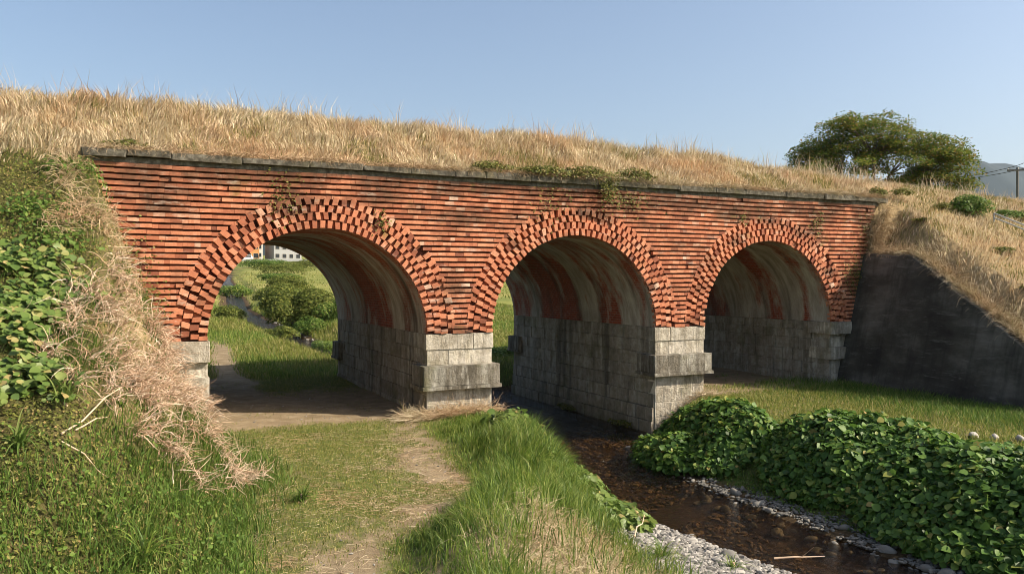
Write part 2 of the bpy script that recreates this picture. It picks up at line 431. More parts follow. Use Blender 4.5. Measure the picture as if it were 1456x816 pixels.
MAT = dict(
    brick=brick_mat(), recess=recess_mat(), vault=vault_mat(),
    granite=granite_mat('cream_granite', 0, .55), granite_in=granite_mat('stained_granite', .2, .45), ledge=granite_mat('ledge_granite', .8, .85),  # faces carry cream drips; inner walls and ledges add dark stains
    mortar=plain('pale_lime_mortar', (.66,.6,.48), .95, 9., .5),
    coping=coping_mat(), concrete=concrete_mat(), ground=ground_mat(), soil=soil_mat(), water=water_mat(),
    pale_stone=stone_mat('pale_river_stone', (.11,.105,.095), (.46,.435,.385)), grey_stone=stone_mat('grey_river_stone', (.085,.08,.07), (.24,.23,.20)),
    bed_stone=stone_mat('brown_bed_stone', (.07,.045,.024), (.30,.22,.13)),
    dry=foliage_mat('dry_grass_straw', [(0,(.27,.20,.11)),(.25,(.47,.37,.225)),(.6,(.62,.515,.345)),(.9,(.76,.67,.48)),(1,(.34,.34,.13))], .35, .6, .15, ((.55,.30,.15), .45, .45, .68)),
    dry_green=foliage_mat('half_dry_grass', [(0,(.10,.11,.03)),(.4,(.19,.19,.05)),(.7,(.36,.29,.12)),(1,(.52,.41,.2))], .3),
    lawn=foliage_mat('lawn_grass', [(0,(.09,.125,.022)),(.45,(.19,.22,.042)),(.8,(.31,.30,.08)),(1,(.5,.40,.2))], .4),
    green=foliage_mat('green_grass', [(0,(.055,.11,.017)),(.4,(.125,.205,.032)),(.8,(.23,.31,.055)),(1,(.34,.34,.10))], .45, .45, .3),
    deep=foliage_mat('deep_green_grass', [(0,(.045,.09,.016)),(.5,(.105,.185,.03)),(.9,(.18,.26,.05)),(1,(.34,.30,.12))], .4),
    kudzu=foliage_mat('broad_green_leaf', [(0,(.035,.08,.014)),(.45,(.08,.165,.026)),(.85,(.14,.24,.042)),(.975,(.25,.29,.06)),(1,(.36,.26,.08))], .36, .5, .3),
    kudzu_pale=foliage_mat('pale_green_leaf', [(0,(.06,.11,.02)),(.5,(.125,.195,.038)),(.9,(.21,.27,.07)),(1,(.42,.32,.13))], .35, .45, .35),
    twig=foliage_mat('bleached_stem', [(0,(.30,.18,.10)),(.35,(.53,.365,.235)),(.75,(.71,.54,.39)),(1,(.82,.70,.55))], .15, .7, .15),
    ivy=foliage_mat('creeper_leaf', [(0,(.06,.07,.015)),(.5,(.13,.15,.028)),(.85,(.22,.21,.05)),(1,(.30,.2,.09))], .3),
    tree_leaf=foliage_mat('autumn_green_leaf', [(0,(.06,.10,.018)),(.45,(.13,.19,.03)),(.8,(.21,.21,.04)),(1,(.32,.20,.055))], .42, .5, .25),
    bush_leaf=foliage_mat('sunny_bush_leaf', [(0,(.06,.085,.015)),(.5,(.13,.165,.03)),(1,(.22,.23,.05))], .35),
    bark=plain('grey_bark', (.14,.11,.085), .9), wood=plain('weathered_wood', (.42,.33,.24), .9),
    steel=plain('galvanised_steel', (.42,.43,.43), .45), pole=plain('pole_concrete', (.14,.135,.12), .8), wire=plain('dark_cable', (.05,.05,.05), .6),
    hill=plain('forested_hill', (.014,.024,.02), .95, .004, .3),
    plaster=plain('white_plaster', (.55,.53,.48), .85), plaster2=plain('grey_plaster', (.34,.35,.35), .85), ochre=plain('orange_plaster', (.58,.28,.10), .85),
    roof=plain('grey_roof_tile', (.11,.115,.12), .6), glass=plain('dark_window_glass', (.03,.035,.04), .1), carpaint=plain('white_car_paint', (.8,.8,.8), .25), tyre=plain('black_rubber', (.02,.02,.02), .8),
)
# ---------------------------------------------------------------- ground, water, embankment
def axis(segs):
    out = [np.arange(a, b, st) for a, b, st in segs]
    return np.concatenate(out+[[segs[-1][1]]])
def grassmask(x, y):
    m = np.full(np.shape(x), .78)
    pl, pr = path_l(y), path_r(y)
    wob = (fbm(x, y, 1.6, 41)-.5)
    inp = ss(-.3, .5, x-pl)*ss(-.1, .4, pr-x)*ss(1.5, .3, y)
    m = m-inp*(.13+.3*wob)
    trk = np.exp(-((x-(pr-.55)+wob*.7)/.42)**2)*ss(1.5, -.5, y)
    m = m-trk*(.18+.5*ss(.42,.6,fbm(x,y,.9,44)))
    m = m-inp*ss(-6, -10, y)*.10
    front = np.exp(-((y-.45)/.5)**2)*ss(1.2, 1.8, x)*ss(6.2, 5.5, x)
    m = m-front*.5
    under = ss(-.2, .8, y)*ss(9.5, 7.8, y)
    a1 = ss(1., 1.6, x)*ss(6.3, 5.9, x)*under
    m = m-a1*(.75-.75*ss(3.8, 6.8, y+wob*2)*ss(2.6, 3.8, x+wob))
    tr2 = np.exp(-((x-(2.2+.07*y)+wob*.5)/.6)**2)*ss(3, 6, y)*ss(24, 16, y)
    m = m-tr2*.75
    a3 = ss(13.6, 14, x)*ss(19.2, 18.4, x)*ss(-.6, .4, y)*ss(10, 8, y)
    m = m-a3*.8
    rs = ss(12.3, 13.2, x)*ss(19.5, 18.5, x)*ss(.5, -.5, y)
    m = m-rs*(.12+.5*np.maximum(wob, 0))
    md = ss(0, .6, x-pr)*ss(-6.2, -8.5, y-wob*2)*ss(.6, 1.4, WL(y)-x)
    m = m-md*.35
    return np.clip(m, 0, 1)

gx = np.concatenate([-np.geomspace(3000, 8, 40), axis([(-6.5, 20, .13), (20.2, 45, .9)]), np.geomspace(48, 3000, 36)])
gy = np.concatenate([-np.geomspace(1500, 18, 24), axis([(-16, 13, .13), (13.2, 50, .5), (51, 110, 1.5)]), np.geomspace(113, 3200, 36)])
X, Y = np.meshgrid(gx, gy); Z = ground(X, Y)
mb = MB(); grid(mb, X, Y, Z)
dl = WL(Y)-X; dr = X-WR(Y)
bed = ss(.35, -.05, np.maximum(dl, dr)-np.where(X < (WL(Y)+WR(Y))/2, np.interp(Y, [-40,-10,-8.5,-6,-4.5,9,14,40], [1.2,1.9,1.65,.55,.12,.1,.5,.5]), .3))
far = ss(12, 22, Y)
g_ob = mb.build('ground', MAT['ground'], smooth=True, attr=dict(grass=grassmask(X, Y).ravel(), bed=bed.ravel(), far=far.ravel()))
tag(g_ob, kind='structure')

wy = axis([(-40, -14, 1.), (-14, 12, .25), (12, 120, 1.)]); 
wu = np.linspace(-.25, 1.25, 14)
WX = WL(wy)[:, None]*(1-wu)+WR(wy)[:, None]*wu; WY = np.repeat(wy[:, None], 14, 1); WZ = np.repeat(water_z(wy)[:, None], 14, 1)
mb = MB(); grid(mb, WX, WY, WZ)
tag(mb.build('stream', MAT['water'], smooth=True), kind='structure')

def straw_l(x, y, z):       # how dry the soil of the left bank is
    return np.clip(ss(5.2, 6.0, z)+ss(-.6, .2, x)*ss(-7, -5.5, y)*.9*ss(.5, 1.2, z), 0, 1)
mb = MB(); at = []
ax_ = axis([(-.7, 20.9, .2)]); ay_ = axis([(.24, 8.06, .2)])
X, Y = np.meshgrid(ax_, ay_); Z = emb(X, Y); grid(mb, X, Y, Z); at.append(np.ones(X.size))
lx = np.concatenate([-np.geomspace(60, 5, 14), axis([(-4.5, 1.9, .11)])]); ly = np.concatenate([axis([(-15, 9.5, .13)]), axis([(10, 26, .6)])])
X, Y = np.meshgrid(lx, ly); Z = left_bank(X, Y)
keep = ~((X > -.45) & (Y > .22) & (Y < 8.1))
grid(mb, X, Y, Z, keep); at.append(straw_l(X, Y, Z).ravel())
ry = axis([(-11, 0, .16)]); rs_ = np.concatenate([axis([(0, 12, .2)]), np.geomspace(12.5, 70, 18)])
S, Y = np.meshgrid(rs_, ry); X = slope_x(Y)+S; Z = np.maximum(right_slope(X, Y), -.3); grid(mb, X, Y, Z); at.append(np.ones(X.size))
ry = axis([(.0, 8.3, .2), (8.5, 26, .5)]); 
S, Y = np.meshgrid(rs_, ry); X = np.where(Y < .25, slope_x(0*Y)+S, np.where(Y < 8.2, 20.8+S, 19.0+S)); Z = np.maximum(np.where(Y < .01, right_slope(X, Y), np.where(Y < 8.2, emb(X, Y), emb(X, Y)*ss(0, 2., X-19.)-.2)), -.3)
grid(mb, X, Y, Z); at.append(np.ones(X.size))
tag(mb.build('embankment', MAT['soil'], smooth=True, attr=dict(straw=np.concatenate(at))), kind='structure')

# far mountain ridge
def ridge(x, y):
    return np.interp(x, [-3500, -1500, 0, 1200, 1500, 2200, 2600, 2776, 2960, 3090, 3300, 3500, 4200, 6000], [120, 150, 130, 140, 150, 250, 390, 475, 445, 458, 435, 470, 380, 150])*(.97+.06*fbm(x, y, 130, 3))
hx = np.linspace(-3500, 6000, 420); hy = np.linspace(1500, 3200, 60)
X, Y = np.meshgrid(hx, hy); prof = np.exp(-((Y-2000)/430)**2)
Z = (ridge(X, Y*0+1))*prof+(fbm(X, Y, 240, 5)-.5)*40*prof+3
mb = MB(); grid(mb, X, Y, Z)
tag(mb.build('hills', MAT['hill'], smooth=True), kind='structure')
# ---------------------------------------------------------------- the bridge
bridge = tag(empty('brick_arch_bridge', (10, 0, 0)), 'long red brick bridge of three round arches on granite piers below the grassy embankment', 'bridge')
def bpart(mb, name, m, label=None, smooth=False, parent=None, **k):
    o = mb.build(name, m, parent or bridge, smooth, **k)
    if parent is None: o.location = (-10, 0, 0)
    if label: o['label'] = label
    return o
XL, Z_TOP, PITCH = -.6, 5.27, .116
def x_right(z): return 18.80+.27*z
ROUT = R_ARCH+RING
def gaps(z, r):                      # stretches of wall between the arches at height z
    cuts = []
    d = z-Z_SPR
    for c in CX:
        if d < r:
            h = math.sqrt(max(r*r-d*d, 0)); cuts.append((c-h, c+h))
    xs = XL; out = []
    for a, b in cuts:
        if a > xs: out.append((xs, a))
        xs = max(xs, b)
    if x_right(z) > xs: out.append((xs, x_right(z)))
    return out
# ribbed brickwork: every second course stands proud
mb = MB()
for k in range(30):
    z0 = Z_SPR+PITCH*k; hz = .076+rng.uniform(-.002, .002)
    for a, b in gaps(z0+.04, ROUT-.03):
        x = a-rng.uniform(0, .04)
        while x < b-.03:
            L = (.215 if rng.random() < .62 else .108)+rng.uniform(-.006, .006)
            x2 = min(x+L, b+rng.uniform(0, .03))
            if x2-x < .05: break
            pr = .068+rng.uniform(-.003, .003)
            if rng.random() < .012: pr = rng.uniform(.02, .045)
            dz = rng.uniform(-.003, .003)
            sag = .012*math.sin(x*.9+k*.13)
            stone(mb, (0, 0, 0), (1, 0, 0), (0, 0, 1), (0, -1, 0), [(x+.0005, z0+dz+sag), (x2-.0005, z0+dz+sag), (x2-.0005, z0+hz+dz+sag), (x+.0005, z0+hz+dz+sag)], pr, -.06, .002, .0012)
            x = x2
bpart(mb, 'spandrel_wall', MAT['brick'])
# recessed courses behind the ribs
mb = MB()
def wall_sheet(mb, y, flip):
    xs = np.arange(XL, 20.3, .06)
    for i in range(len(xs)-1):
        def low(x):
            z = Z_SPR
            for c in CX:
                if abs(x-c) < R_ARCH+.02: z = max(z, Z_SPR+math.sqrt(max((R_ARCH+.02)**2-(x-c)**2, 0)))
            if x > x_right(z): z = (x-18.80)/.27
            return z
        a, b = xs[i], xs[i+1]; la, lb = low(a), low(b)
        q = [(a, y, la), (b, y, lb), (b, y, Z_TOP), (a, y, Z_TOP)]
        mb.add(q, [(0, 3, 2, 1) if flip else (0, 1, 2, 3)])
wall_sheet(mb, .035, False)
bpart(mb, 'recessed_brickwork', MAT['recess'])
mb = MB(); wall_sheet(mb, DEPTH, True); bpart(mb, 'rear_wall', MAT['recess'])

for ai, c in enumerate(CX):
    # ring of staggered projecting bricks
    mb = MB(); nr = 4; dr = RING/nr
    N = 47; dth = math.pi/N
    for j in range(nr):
        r0 = R_ARCH+dr*j; r1 = r0+dr
        i = -1
        for i in range(-1, N+1):
            thc = (i+.25)*dth
            sh = j*(.5-.26*abs(math.cos(thc))**1.5)
            t0 = (i+sh % 1.)*dth+rng.uniform(-.03, .03)*dth; w = .60+rng.uniform(-.04, .04)
            t1 = t0+w*dth
            t0 = max(t0, .002); t1 = min(t1, math.pi-.002)
            if t1-t0 < .25*dth: continue
            tw = rng.uniform(-.09, .09)*dth
            rw = rng.uniform(-.014, .014)
            rj0, rj1 = r0+.003+rw, r1-.003+rw+rng.uniform(-.006, .006)
            if j == 0: rj0 = r0
            if j == nr-1: rj1 += rng.uniform(-.015, .03)
            pr = .074+rng.uniform(-.016, .016)
            if rng.random() < .02: pr = .02
            # angle measured from the left springing so that (bottom, top) run counter-clockwise seen from the front
            def P(r, t): return (c-r*math.cos(t), Z_SPR+r*math.sin(t))
            q = [P(rj0, t0-tw), P(rj0, t1-tw), P(rj1, t1+tw), P(rj1, t0+tw)]

            # keep neighbours apart where two rings meet over a pier
            stone(mb, (0, 0, 0), (1, 0, 0), (0, 0, 1), (0, -1, 0), q, pr, -.07, .0025, .004)
            # brick set back between two projecting ones
            t2 = min(t0+dth, math.pi-.002)
            if t2-t1 > .1*dth:
                q = [P(rj0, t1), P(rj0, t2), P(rj1, t2), P(rj1, t1)]
                stone(mb, (0, 0, 0), (1, 0, 0), (0, 0, 1), (0, -1, 0), q, -.03+rng.uniform(-.01, .012), -.07, .002, .001)
    bpart(mb, 'arch_ring', MAT['brick'])
    # vault
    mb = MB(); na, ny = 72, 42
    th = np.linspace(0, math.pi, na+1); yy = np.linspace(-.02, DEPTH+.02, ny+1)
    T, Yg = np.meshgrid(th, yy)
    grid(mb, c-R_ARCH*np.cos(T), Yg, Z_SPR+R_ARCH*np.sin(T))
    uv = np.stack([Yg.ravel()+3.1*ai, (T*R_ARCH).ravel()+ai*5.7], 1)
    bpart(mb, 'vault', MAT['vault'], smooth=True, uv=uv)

# coping: rough slabs over a set-back course
mb = MB(); x = XL-.15
while x < 20.75:
    L = rng.uniform(.75, 1.5); x2 = min(x+L, 20.78)
    z0 = 5.365+rng.uniform(-.015, .012); z1 = 5.515+rng.uniform(-.035, .015)
    stone(mb, (0, 0, 0), (1, 0, 0), (0, 0, 1), (0, -1, 0), [(x+.001, z0), (x2-.001, z0), (x2-.001, z1), (x+.001, z1)], .16+rng.uniform(-.03, .02), -.5, .018, .014)
    if x2 > 20.7: break
    x = x2
box(mb, XL-.1, 20.4, -.045, .5, 5.262, 5.366)
o = bpart(mb, 'coping', MAT['coping'])
mb = MB(); box(mb, XL-.1, 20.4, DEPTH-.4, DEPTH+.12, 5.25, 5.5); bpart(mb, 'rear_coping', MAT['coping'])

# stone walls of a pier or abutment
def courses(mb, O, U, N, length, zs, bl=(.38, .75), prot=.02, taper=0.):
    for i in range(len(zs)-1):
        z0, z1 = zs[i], zs[i+1]; u = 0.
        first = True
        while u < length-1e-6:
            L = rng.uniform(*bl)*(.5 if first and i % 2 else 1); first = False
            u2 = u+L if length-(u+L) > .22 else length
            p = prot+(rng.uniform(-.012, .016) if prot < .01 else rng.uniform(-.004, .006))+max(0, taper*(-.1-z0))
            stone(mb, O, U, (0, 0, 1), N, [(u+.006, z0+.006), (u2-.006, z0+.006), (u2-.006, z1-.006), (u+.006, z1-.006)], p, -.06, .004, .0025)
            u = u2
ZS_FACE = [-1.3,-.9,-.5,-.12,.24,.58]
def pier(x0, x1):
    p = empty('pier', (-10+(x0+x1)/2, 0, 0)); p.parent = bridge
    off = (-(x0+x1)/2, 0, 0)
    def pp(mb, name, m):
        o = mb.build(name, m, p); o.location = off; return o
    mb = MB(); box(mb, x0+.03, x1-.03, .05, DEPTH-.05, -1.4, Z_SPR-.004)
    zin = [-1.3,-.95,-.6,-.25,.10,.45,.80,1.14,1.48,Z_SPR]
    courses(mb, (x0, DEPTH-.0, 0), (0, -1, 0), (-1, 0, 0), DEPTH, zin, (.35, .62), .0, .13)
    courses(mb, (x1, 0, 0), (0, 1, 0), (1, 0, 0), DEPTH, zin, (.35, .62), .0, .13)
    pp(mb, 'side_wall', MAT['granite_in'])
    mb = MB()
    courses(mb, (x0-.03, 0, 0), (1, 0, 0), (0, -1, 0), x1-x0+.06, [1.46, Z_SPR], (.38, .8), .05)
    courses(mb, (x0+.0, 0, 0), (1, 0, 0), (0, -1, 0), x1-x0-.0, [1.11, 1.46], (.38, .6), .03)
    pp(mb, 'upper_blocks', MAT['granite']); mb = MB()
    courses(mb, (x0+.02, 0, 0), (1, 0, 0), (0, -1, 0), x1-x0-.04, ZS_FACE, (.38, .6), .03)
    pp(mb, 'lower_blocks', MAT['granite']); mb = MB()
    courses(mb, (x1, DEPTH, 0), (-1, 0, 0), (0, 1, 0), x1-x0, ZS_FACE+[1.11, 1.46, Z_SPR], (.38, .6), .02)
    pp(mb, 'rear_blocks', MAT['granite'])
    mb = MB(); box(mb, x0+.01, x1-.01, -.021, .3, -1.0, Z_SPR-.006); pp(mb, 'mortar_joints', MAT['mortar'])
    for ya, yb in ((-.20, .62), (DEPTH-.62, DEPTH+.2)):
        mb = MB()
        xa, xb = x0-.13, x1+.13
        for zz0, zz1, e in ((.655, 1.105, 0.), (.575, .652, .035)):
            O, f = (xa-e, ya-e, 0), .0
            stone(mb, (xa-e, ya-e, 0), (1, 0, 0), (0, 0, 1), (0, -1, 0), [(0, zz0), (xb-xa+2*e, zz0), (xb-xa+2*e, zz1), (0, zz1)], .0, -.3, .014, .004)
            stone(mb, (xa-e, yb+e, 0), (0, -1, 0), (0, 0, 1), (-1, 0, 0), [(0, zz0), (yb-ya+2*e, zz0), (yb-ya+2*e, zz1), (0, zz1)], .0, -.3, .014, .004)
            stone(mb, (xb+e, ya-e, 0), (0, 1, 0), (0, 0, 1), (1, 0, 0), [(0, zz0), (yb-ya+2*e, zz0), (yb-ya+2*e, zz1), (0, zz1)], .0, -.3, .014, .004)
            stone(mb, (xb+e, yb+e, 0), (-1, 0, 0), (0, 0, 1), (0, 1, 0), [(0, zz0), (xb-xa+2*e, zz0), (xb-xa+2*e, zz1), (0, zz1)], .0, -.3, .014, .004)
            box(mb, xa-e+.015, xb+e-.015, ya-e+.015, yb+e-.015, zz0+.001, zz1-.001)
        pp(mb, 'ledge', MAT['ledge'])
    return p
pier(CX[0]+R_ARCH, CX[1]-R_ARCH)
pier(CX[1]+R_ARCH, CX[2]-R_ARCH)
# abutments at both ends: stepped blocks against the bank
def abutment(xj, side):
    # xj: face of the opening; side -1 = left end (opening to its right), +1 = right end
    p = empty('abutment', (-10+xj, 0, 0)); p.parent = bridge
    def pp(mb, name, m):
        o = mb.build(name, m, p); o.location = (-xj, 0, 0); return o
    zin = [-.5,-.1,.25,.60,.95,1.30,1.56,Z_SPR]
    mb = MB()
    if side < 0: courses(mb, (xj, 0, 0), (0, 1, 0), (1, 0, 0), DEPTH, zin, (.35, .62), .0); box(mb, xj-1.4, xj-.03, .05, DEPTH-.05, -.5, Z_SPR-.004)
    else: courses(mb, (xj, DEPTH, 0), (0, -1, 0), (-1, 0, 0), DEPTH, zin, (.35, .62), .0); box(mb, xj+.03, xj+1.0, .05, DEPTH-.05, -.5, Z_SPR-.004)
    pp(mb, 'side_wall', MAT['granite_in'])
    a, b = (xj-1.1, xj) if side < 0 else (xj, xj+.75)
    mb = MB()
    courses(mb, (a, 0, 0), (1, 0, 0), (0, -1, 0), b-a, [-.5, -.1, .3, .62, 1.08, 1.38], (.4, .6), -.04)
    pp(mb, 'front_blocks', MAT['granite'])
    for k, (z0, z1, pr) in enumerate(((1.47, 1.815, .16), (.74, 1.08, .1)) if side > 0 else ((1.40, 1.815, .13), (.66, 1.10, .1), (1.10, 1.40, .02))):
        mb = MB(); e = pr*.5
        x0, x1 = (a, b+e*.7) if side < 0 else (a-e, b)
        yb = .75 if side > 0 else .5
        stone(mb, (x0, 0, 0), (1, 0, 0), (0, 0, 1), (0, -1, 0), [(0, z0), (x1-x0, z0), (x1-x0, z1), (0, z1)], pr, -.4, .014, .004)
        stone(mb, (x0, yb, 0), (0, -1, 0), (0, 0, 1), (-1, 0, 0), [(0, z0), (yb+pr, z0), (yb+pr, z1), (0, z1)], .0, -.3, .014, .004)
        stone(mb, (x1, -pr, 0), (0, 1, 0), (0, 0, 1), (1, 0, 0), [(0, z0), (yb+pr, z0), (yb+pr, z1), (0, z1)], .0, -.3, .014, .004)
        box(mb, x0+.015, x1-.015, -pr+.015, yb-.002, z0+.001, z1-.001)
        pp(mb, 'impost_block', MAT['granite'])
abutment(CX[0]-R_ARCH, -1)
abutment(CX[2]+R_ARCH, 1)

# battered retaining wall at the right end
mb = MB()
yy = axis([(-7.5, .02, .12)]); n = len(yy)
tt = np.linspace(0, 1, 22)
Yg = np.repeat(yy[:, None], 22, 1); Zt = wing_top(yy)[:, None]
Zt = Zt+((fbm(yy, yy*0, .45, 62)-.5)*.14)[:, None]; Zg = -.3+(Zt+.3)*tt[None]; Xg = wing_x(yy)[:, None]+BATTER*Zg+(fbm(Yg*1., Zg, .7, 61)-.5)*.025
grid(mb, Xg[::-1], Yg[::-1], Zg[::-1])
# rounded top and back
Xt = np.stack([Xg[:, -1], Xg[:, -1]+.02, Xg[:, -1]+.26, Xg[:, -1]+.28], 1); Zt4 = np.stack([Zg[:, -1], Zg[:, -1]+.02, Zg[:, -1]+.02, Zg[:, -1]-.4], 1)
grid(mb, Xt[::-1], np.repeat(yy[:, None], 4, 1)[::-1], Zt4[::-1])
wall = mb.build('retaining_wall', MAT['concrete'], smooth=True)
tag(wall, 'dark weathered concrete wing wall with a sloping top beside the right arch', 'wall')
# ---------------------------------------------------------------- vegetation
def scatter(n, x0, x1, y0, y1, zf, dens=None):
    x = rng.uniform(x0, x1, n); y = rng.uniform(y0, y1, n); z = zf(x, y)
    k = np.isfinite(z)
    if dens is not None: k &= rng.random(n) < dens(x, y, z)
    return np.stack([x, y, z], 1)[k]
def normals(zf, P, e=.08):
    x, y = P[:, 0], P[:, 1]
    return np.stack([-(zf(x+e, y)-zf(x-e, y))/(2*e), -(zf(x, y+e)-zf(x, y-e))/(2*e), np.ones(len(P))], 1)
def stuff(mb, name, m): return tag(mb.build(name, m), kind='stuff')
U = rng.uniform
def GL(y): return np.interp(y, [-40,-10,-8.5,-6,-4.5,9], [1.2,1.9,1.65,.55,.12,.1])
def nrm(s, n): return rng.normal(0, s, n)
def lefty(x, y):
    z = left_bank(x, y)
    return np.where((x > -.5) & (y > .15) & (y < 8.2), np.nan, z)
def emb_all(x, y):
    return np.where((x > -.7) & (x < 20.9), np.where((y > .1), emb(x, y), np.nan), np.nan)
def right_z(x, y):
    z = right_any(x, y); return np.where(z > ground(x, y)+.03, z, np.nan)

# dry grass of the embankment
mb = MB(); mg = MB()
def dry_patch(P, hs=1., lean=.65):
    y, z, x = P[:, 1], P[:, 2], P[:, 0]
    n = len(P)
    up = ss(2.0, 3.1, y)
    h = (U(.10, .27, n)*(1-up)+U(.22, .52, n)*up)*hs*(.35+.75*fbm(x, y, 1.1, 71)+.6*vn(x, y, .33, 72))
    az = -math.pi/2+nrm(.7, n)+(vn(x, y, .55, 73)-.5)*5
    ln = np.clip(U(.15, 1.0, n)*lean+ (1-up)*.25*U(0, 1, n), 0, 1)
    g = rng.random(n) < ss(.48, .66, fbm(x, y, 1.3, 77))*.8*(1-.6*up)+.05
    blades(mb, P[~g], h[~g], U(.008, .02, (~g).sum())*1.45, az[~g], ln[~g], .35)
    blades(mg, P[g], h[g]*.8, U(.008, .018, g.sum())*1.2, az[g], ln[g]*.8, .3)
dry_patch(scatter(52000, -.7, 20.9, .12, 4.6, emb_all, lambda x, y, z: np.where(y > 3.6, .7, 1)))
dry_patch(scatter(12000, -.7, 20.9, .1, .5, emb_all), .8, 1.)
dry_patch(scatter(26000, -7, -.45, -2.2, 4.6, lefty, lambda x, y, z: ss(4.9, 5.8, z+.5*(fbm(x, y, .9, 5)-.5))))
dry_patch(scatter(54000, 19, 31, -9, 4.4, right_z), 1.0)
dry_patch(scatter(26000, 31, 52, -7, 4.4, right_z), 1.1)
# seed heads standing along the crest
P = scatter(5200, -6, 40, 2.2, 3.6, lambda x, y: emb(x, y), lambda x, y, z: ss(.45, .62, fbm(x, y, .8, 58)))
blades(mb, P, U(.45, 1.0, len(P)), .012, U(0, 6.3, len(P)), U(.03, .3, len(P)), .3)
stuff(mb, 'dry_grass', MAT['dry']); stuff(mg, 'green_grass', MAT['dry_green'])

# straw fringe hanging over the brick ends and the wing wall
mb = MB()
P = scatter(2300, -1.1, .6, -3.2, .1, lefty, lambda x, y, z: ss(2.6, 3.8, z)*ss(.42, .56, fbm(x, y, .5, 3)))
P[:, 2] += U(.0, .12, len(P))
strands(mb, P, np.stack([U(-.8, .9, len(P)), U(-1, .3, len(P)), U(-.1, .9, len(P))], 1), U(.2, .6, len(P)), .013, .65, 1.1, 6)
P = np.stack([U(20.0, 20.7, 1100), U(-.25, .05, 1100), np.zeros(1100)], 1); P[:, 2] = 3.72+1.2*(P[:, 0]-19.95)+U(-.1, .75, 1100)
strands(mb, P, np.stack([U(-1, .1, 1100), U(-1, .1, 1100), U(-.2, .8, 1100)], 1), U(.2, .55, 1100), .014, .4, 1.2, 5)
P = np.stack([U(-.6, 20.7, 9000), U(-.16, .2, 9000), U(5.49, 5.56, 9000)], 1)
P = P[rng.random(len(P)) < .35+.65*ss(.4, .55, fbm(P[:, 0], P[:, 1], 1.2, 91))]
strands(mb, P, np.stack([U(-.6, .6, len(P)), U(-1, .2, len(P)), U(.0, .5, len(P))], 1), U(.12, .34, len(P)), .011, .4, 1.2, 4)
yy_ = U(-6.8, -.1, 2600); P = np.stack([slope_x(yy_)-U(-.1, .12, 2600), yy_, wing_top(yy_)+U(-.02, .1, 2600)], 1)
strands(mb, P, np.stack([U(-1, .3, 2600), U(-1, .3, 2600), U(.1, .9, 2600)], 1), U(.18, .6, 2600), .013, .45, 1.2, 5)
# straw lying at the foot of the first pier and on the near bank
P = scatter(1500, 5.3, 7.6, -.75, -.1, ground, lambda x, y, z: .3+.7*ss(.4, .6, fbm(x, y, .6, 3)))
P[:, 2] += U(.02, .1, len(P)); strands(mb, P, np.stack([nrm(1, len(P)), nrm(.5, len(P)), U(0, .5, len(P))], 1), U(.2, .5, len(P)), .012, .4, .5, 4)
P = scatter(900, 12.4, 13.8, -.6, -.1, ground)
P[:, 2] += U(.02, .1, len(P)); strands(mb, P, np.stack([nrm(1, len(P)), nrm(.5, len(P)), U(0, .5, len(P))], 1), U(.2, .4, len(P)), .012, .4, .5, 4)
def dry_bank(x, y): return ss(-6.9, -8.3, y+(fbm(x, y, .9, 13)-.5)*1.6)*ss(.7, 1.7, x-path_r(y)+(fbm(x, y, .7, 17)-.5)*1.4)*ss(.15, .7, WL(y)-x-GL(y))
P = scatter(15000, 3, 7.4, -11.5, -6.3, ground, lambda x, y, z: dry_bank(x, y))
P[:, 2] += U(.01, .14, len(P)); strands(mb, P, np.stack([nrm(1, len(P)), nrm(1, len(P)), U(-.1, .9, len(P))], 1), U(.1, .34, len(P)), .007, .5, .8, 4)
P = scatter(24000, .3, 5, -11.5, -1, ground, lambda x, y, z: ss(-.1, .3, x-path_l(y))*ss(0, .2, path_r(y)-x)*(.12+.88*ss(.42, .62, fbm(x, y, 1.1, 19)))*(.3+.7*ss(-5, -7.5, y)))
P[:, 2] += .012; strands(mb, P, np.stack([nrm(1, len(P)), nrm(1, len(P)), U(0, .12, len(P))], 1), U(.08, .22, len(P)), .006, .25, .15, 3)
stuff(mb, 'straw', MAT['dry'])

# ground cover and green grass of the left bank
mb = MB()
P = scatter(80000, -4, 1.6, -10, .1, lefty, lambda x, y, z: np.where(z > -.1, .98-.6*ss(-.4, .3, x)*ss(-6.5, -5.5, y)*ss(.9, 1.5, z), 0)*(1-ss(5.2, 5.8, z)))
P[:, 2] += U(0, .07, len(P))
leaflets(mb, P, normals(left_bank, P)+nrm(.6, (len(P), 3)), U(.02, .055, len(P)))
stuff(mb, 'ground_cover', MAT['ivy'])
mb = MB()
P = scatter(12000, -3, 1.6, -6.5, 0, lefty, lambda x, y, z: ss(.45, .6, fbm(x, y, .8, 43))*(z > 0)*(1-.85*ss(2.8, 3.4, z))*(1-ss(5., 5.5, z)))
blades(mb, P, U(.12, .32, len(P)), .009, -math.pi/4+nrm(.9, len(P)), U(.3, 1, len(P)), .5)
def base_l(x, y): return np.maximum(left_bank(x, y), ground(x, y))
P = scatter(7000, -.8, 1.6, -6.8, -.6, lefty, lambda x, y, z: (z > .15)*ss(3.2, 2.6, z)*ss(.42, .56, fbm(x, y, .5, 49)))
blades(mb, P, U(.14, .42, len(P)), U(.008, .013, len(P)), -.6+nrm(.8, len(P)), U(.1, .7, len(P)), .5)
P = scatter(60000, -2.5, 2.6, -11, -.6, base_l, lambda x, y, z: ss(1.5, .5, z)*ss(.75, .0, x-path_l(y)+(fbm(x, y, .8, 47)-.5)*1.1)*(.35+.65*ss(-1.5, -4, y)))
blades(mb, P, U(.08, .30, len(P))*(.55+.9*fbm(P[:, 0], P[:, 1], .7, 53)), U(.007, .013, len(P)), U(0, 6.3, len(P)), U(.1, .8, len(P)), .45)
stuff(mb, 'bank_grass', MAT['deep'])
mb = MB()
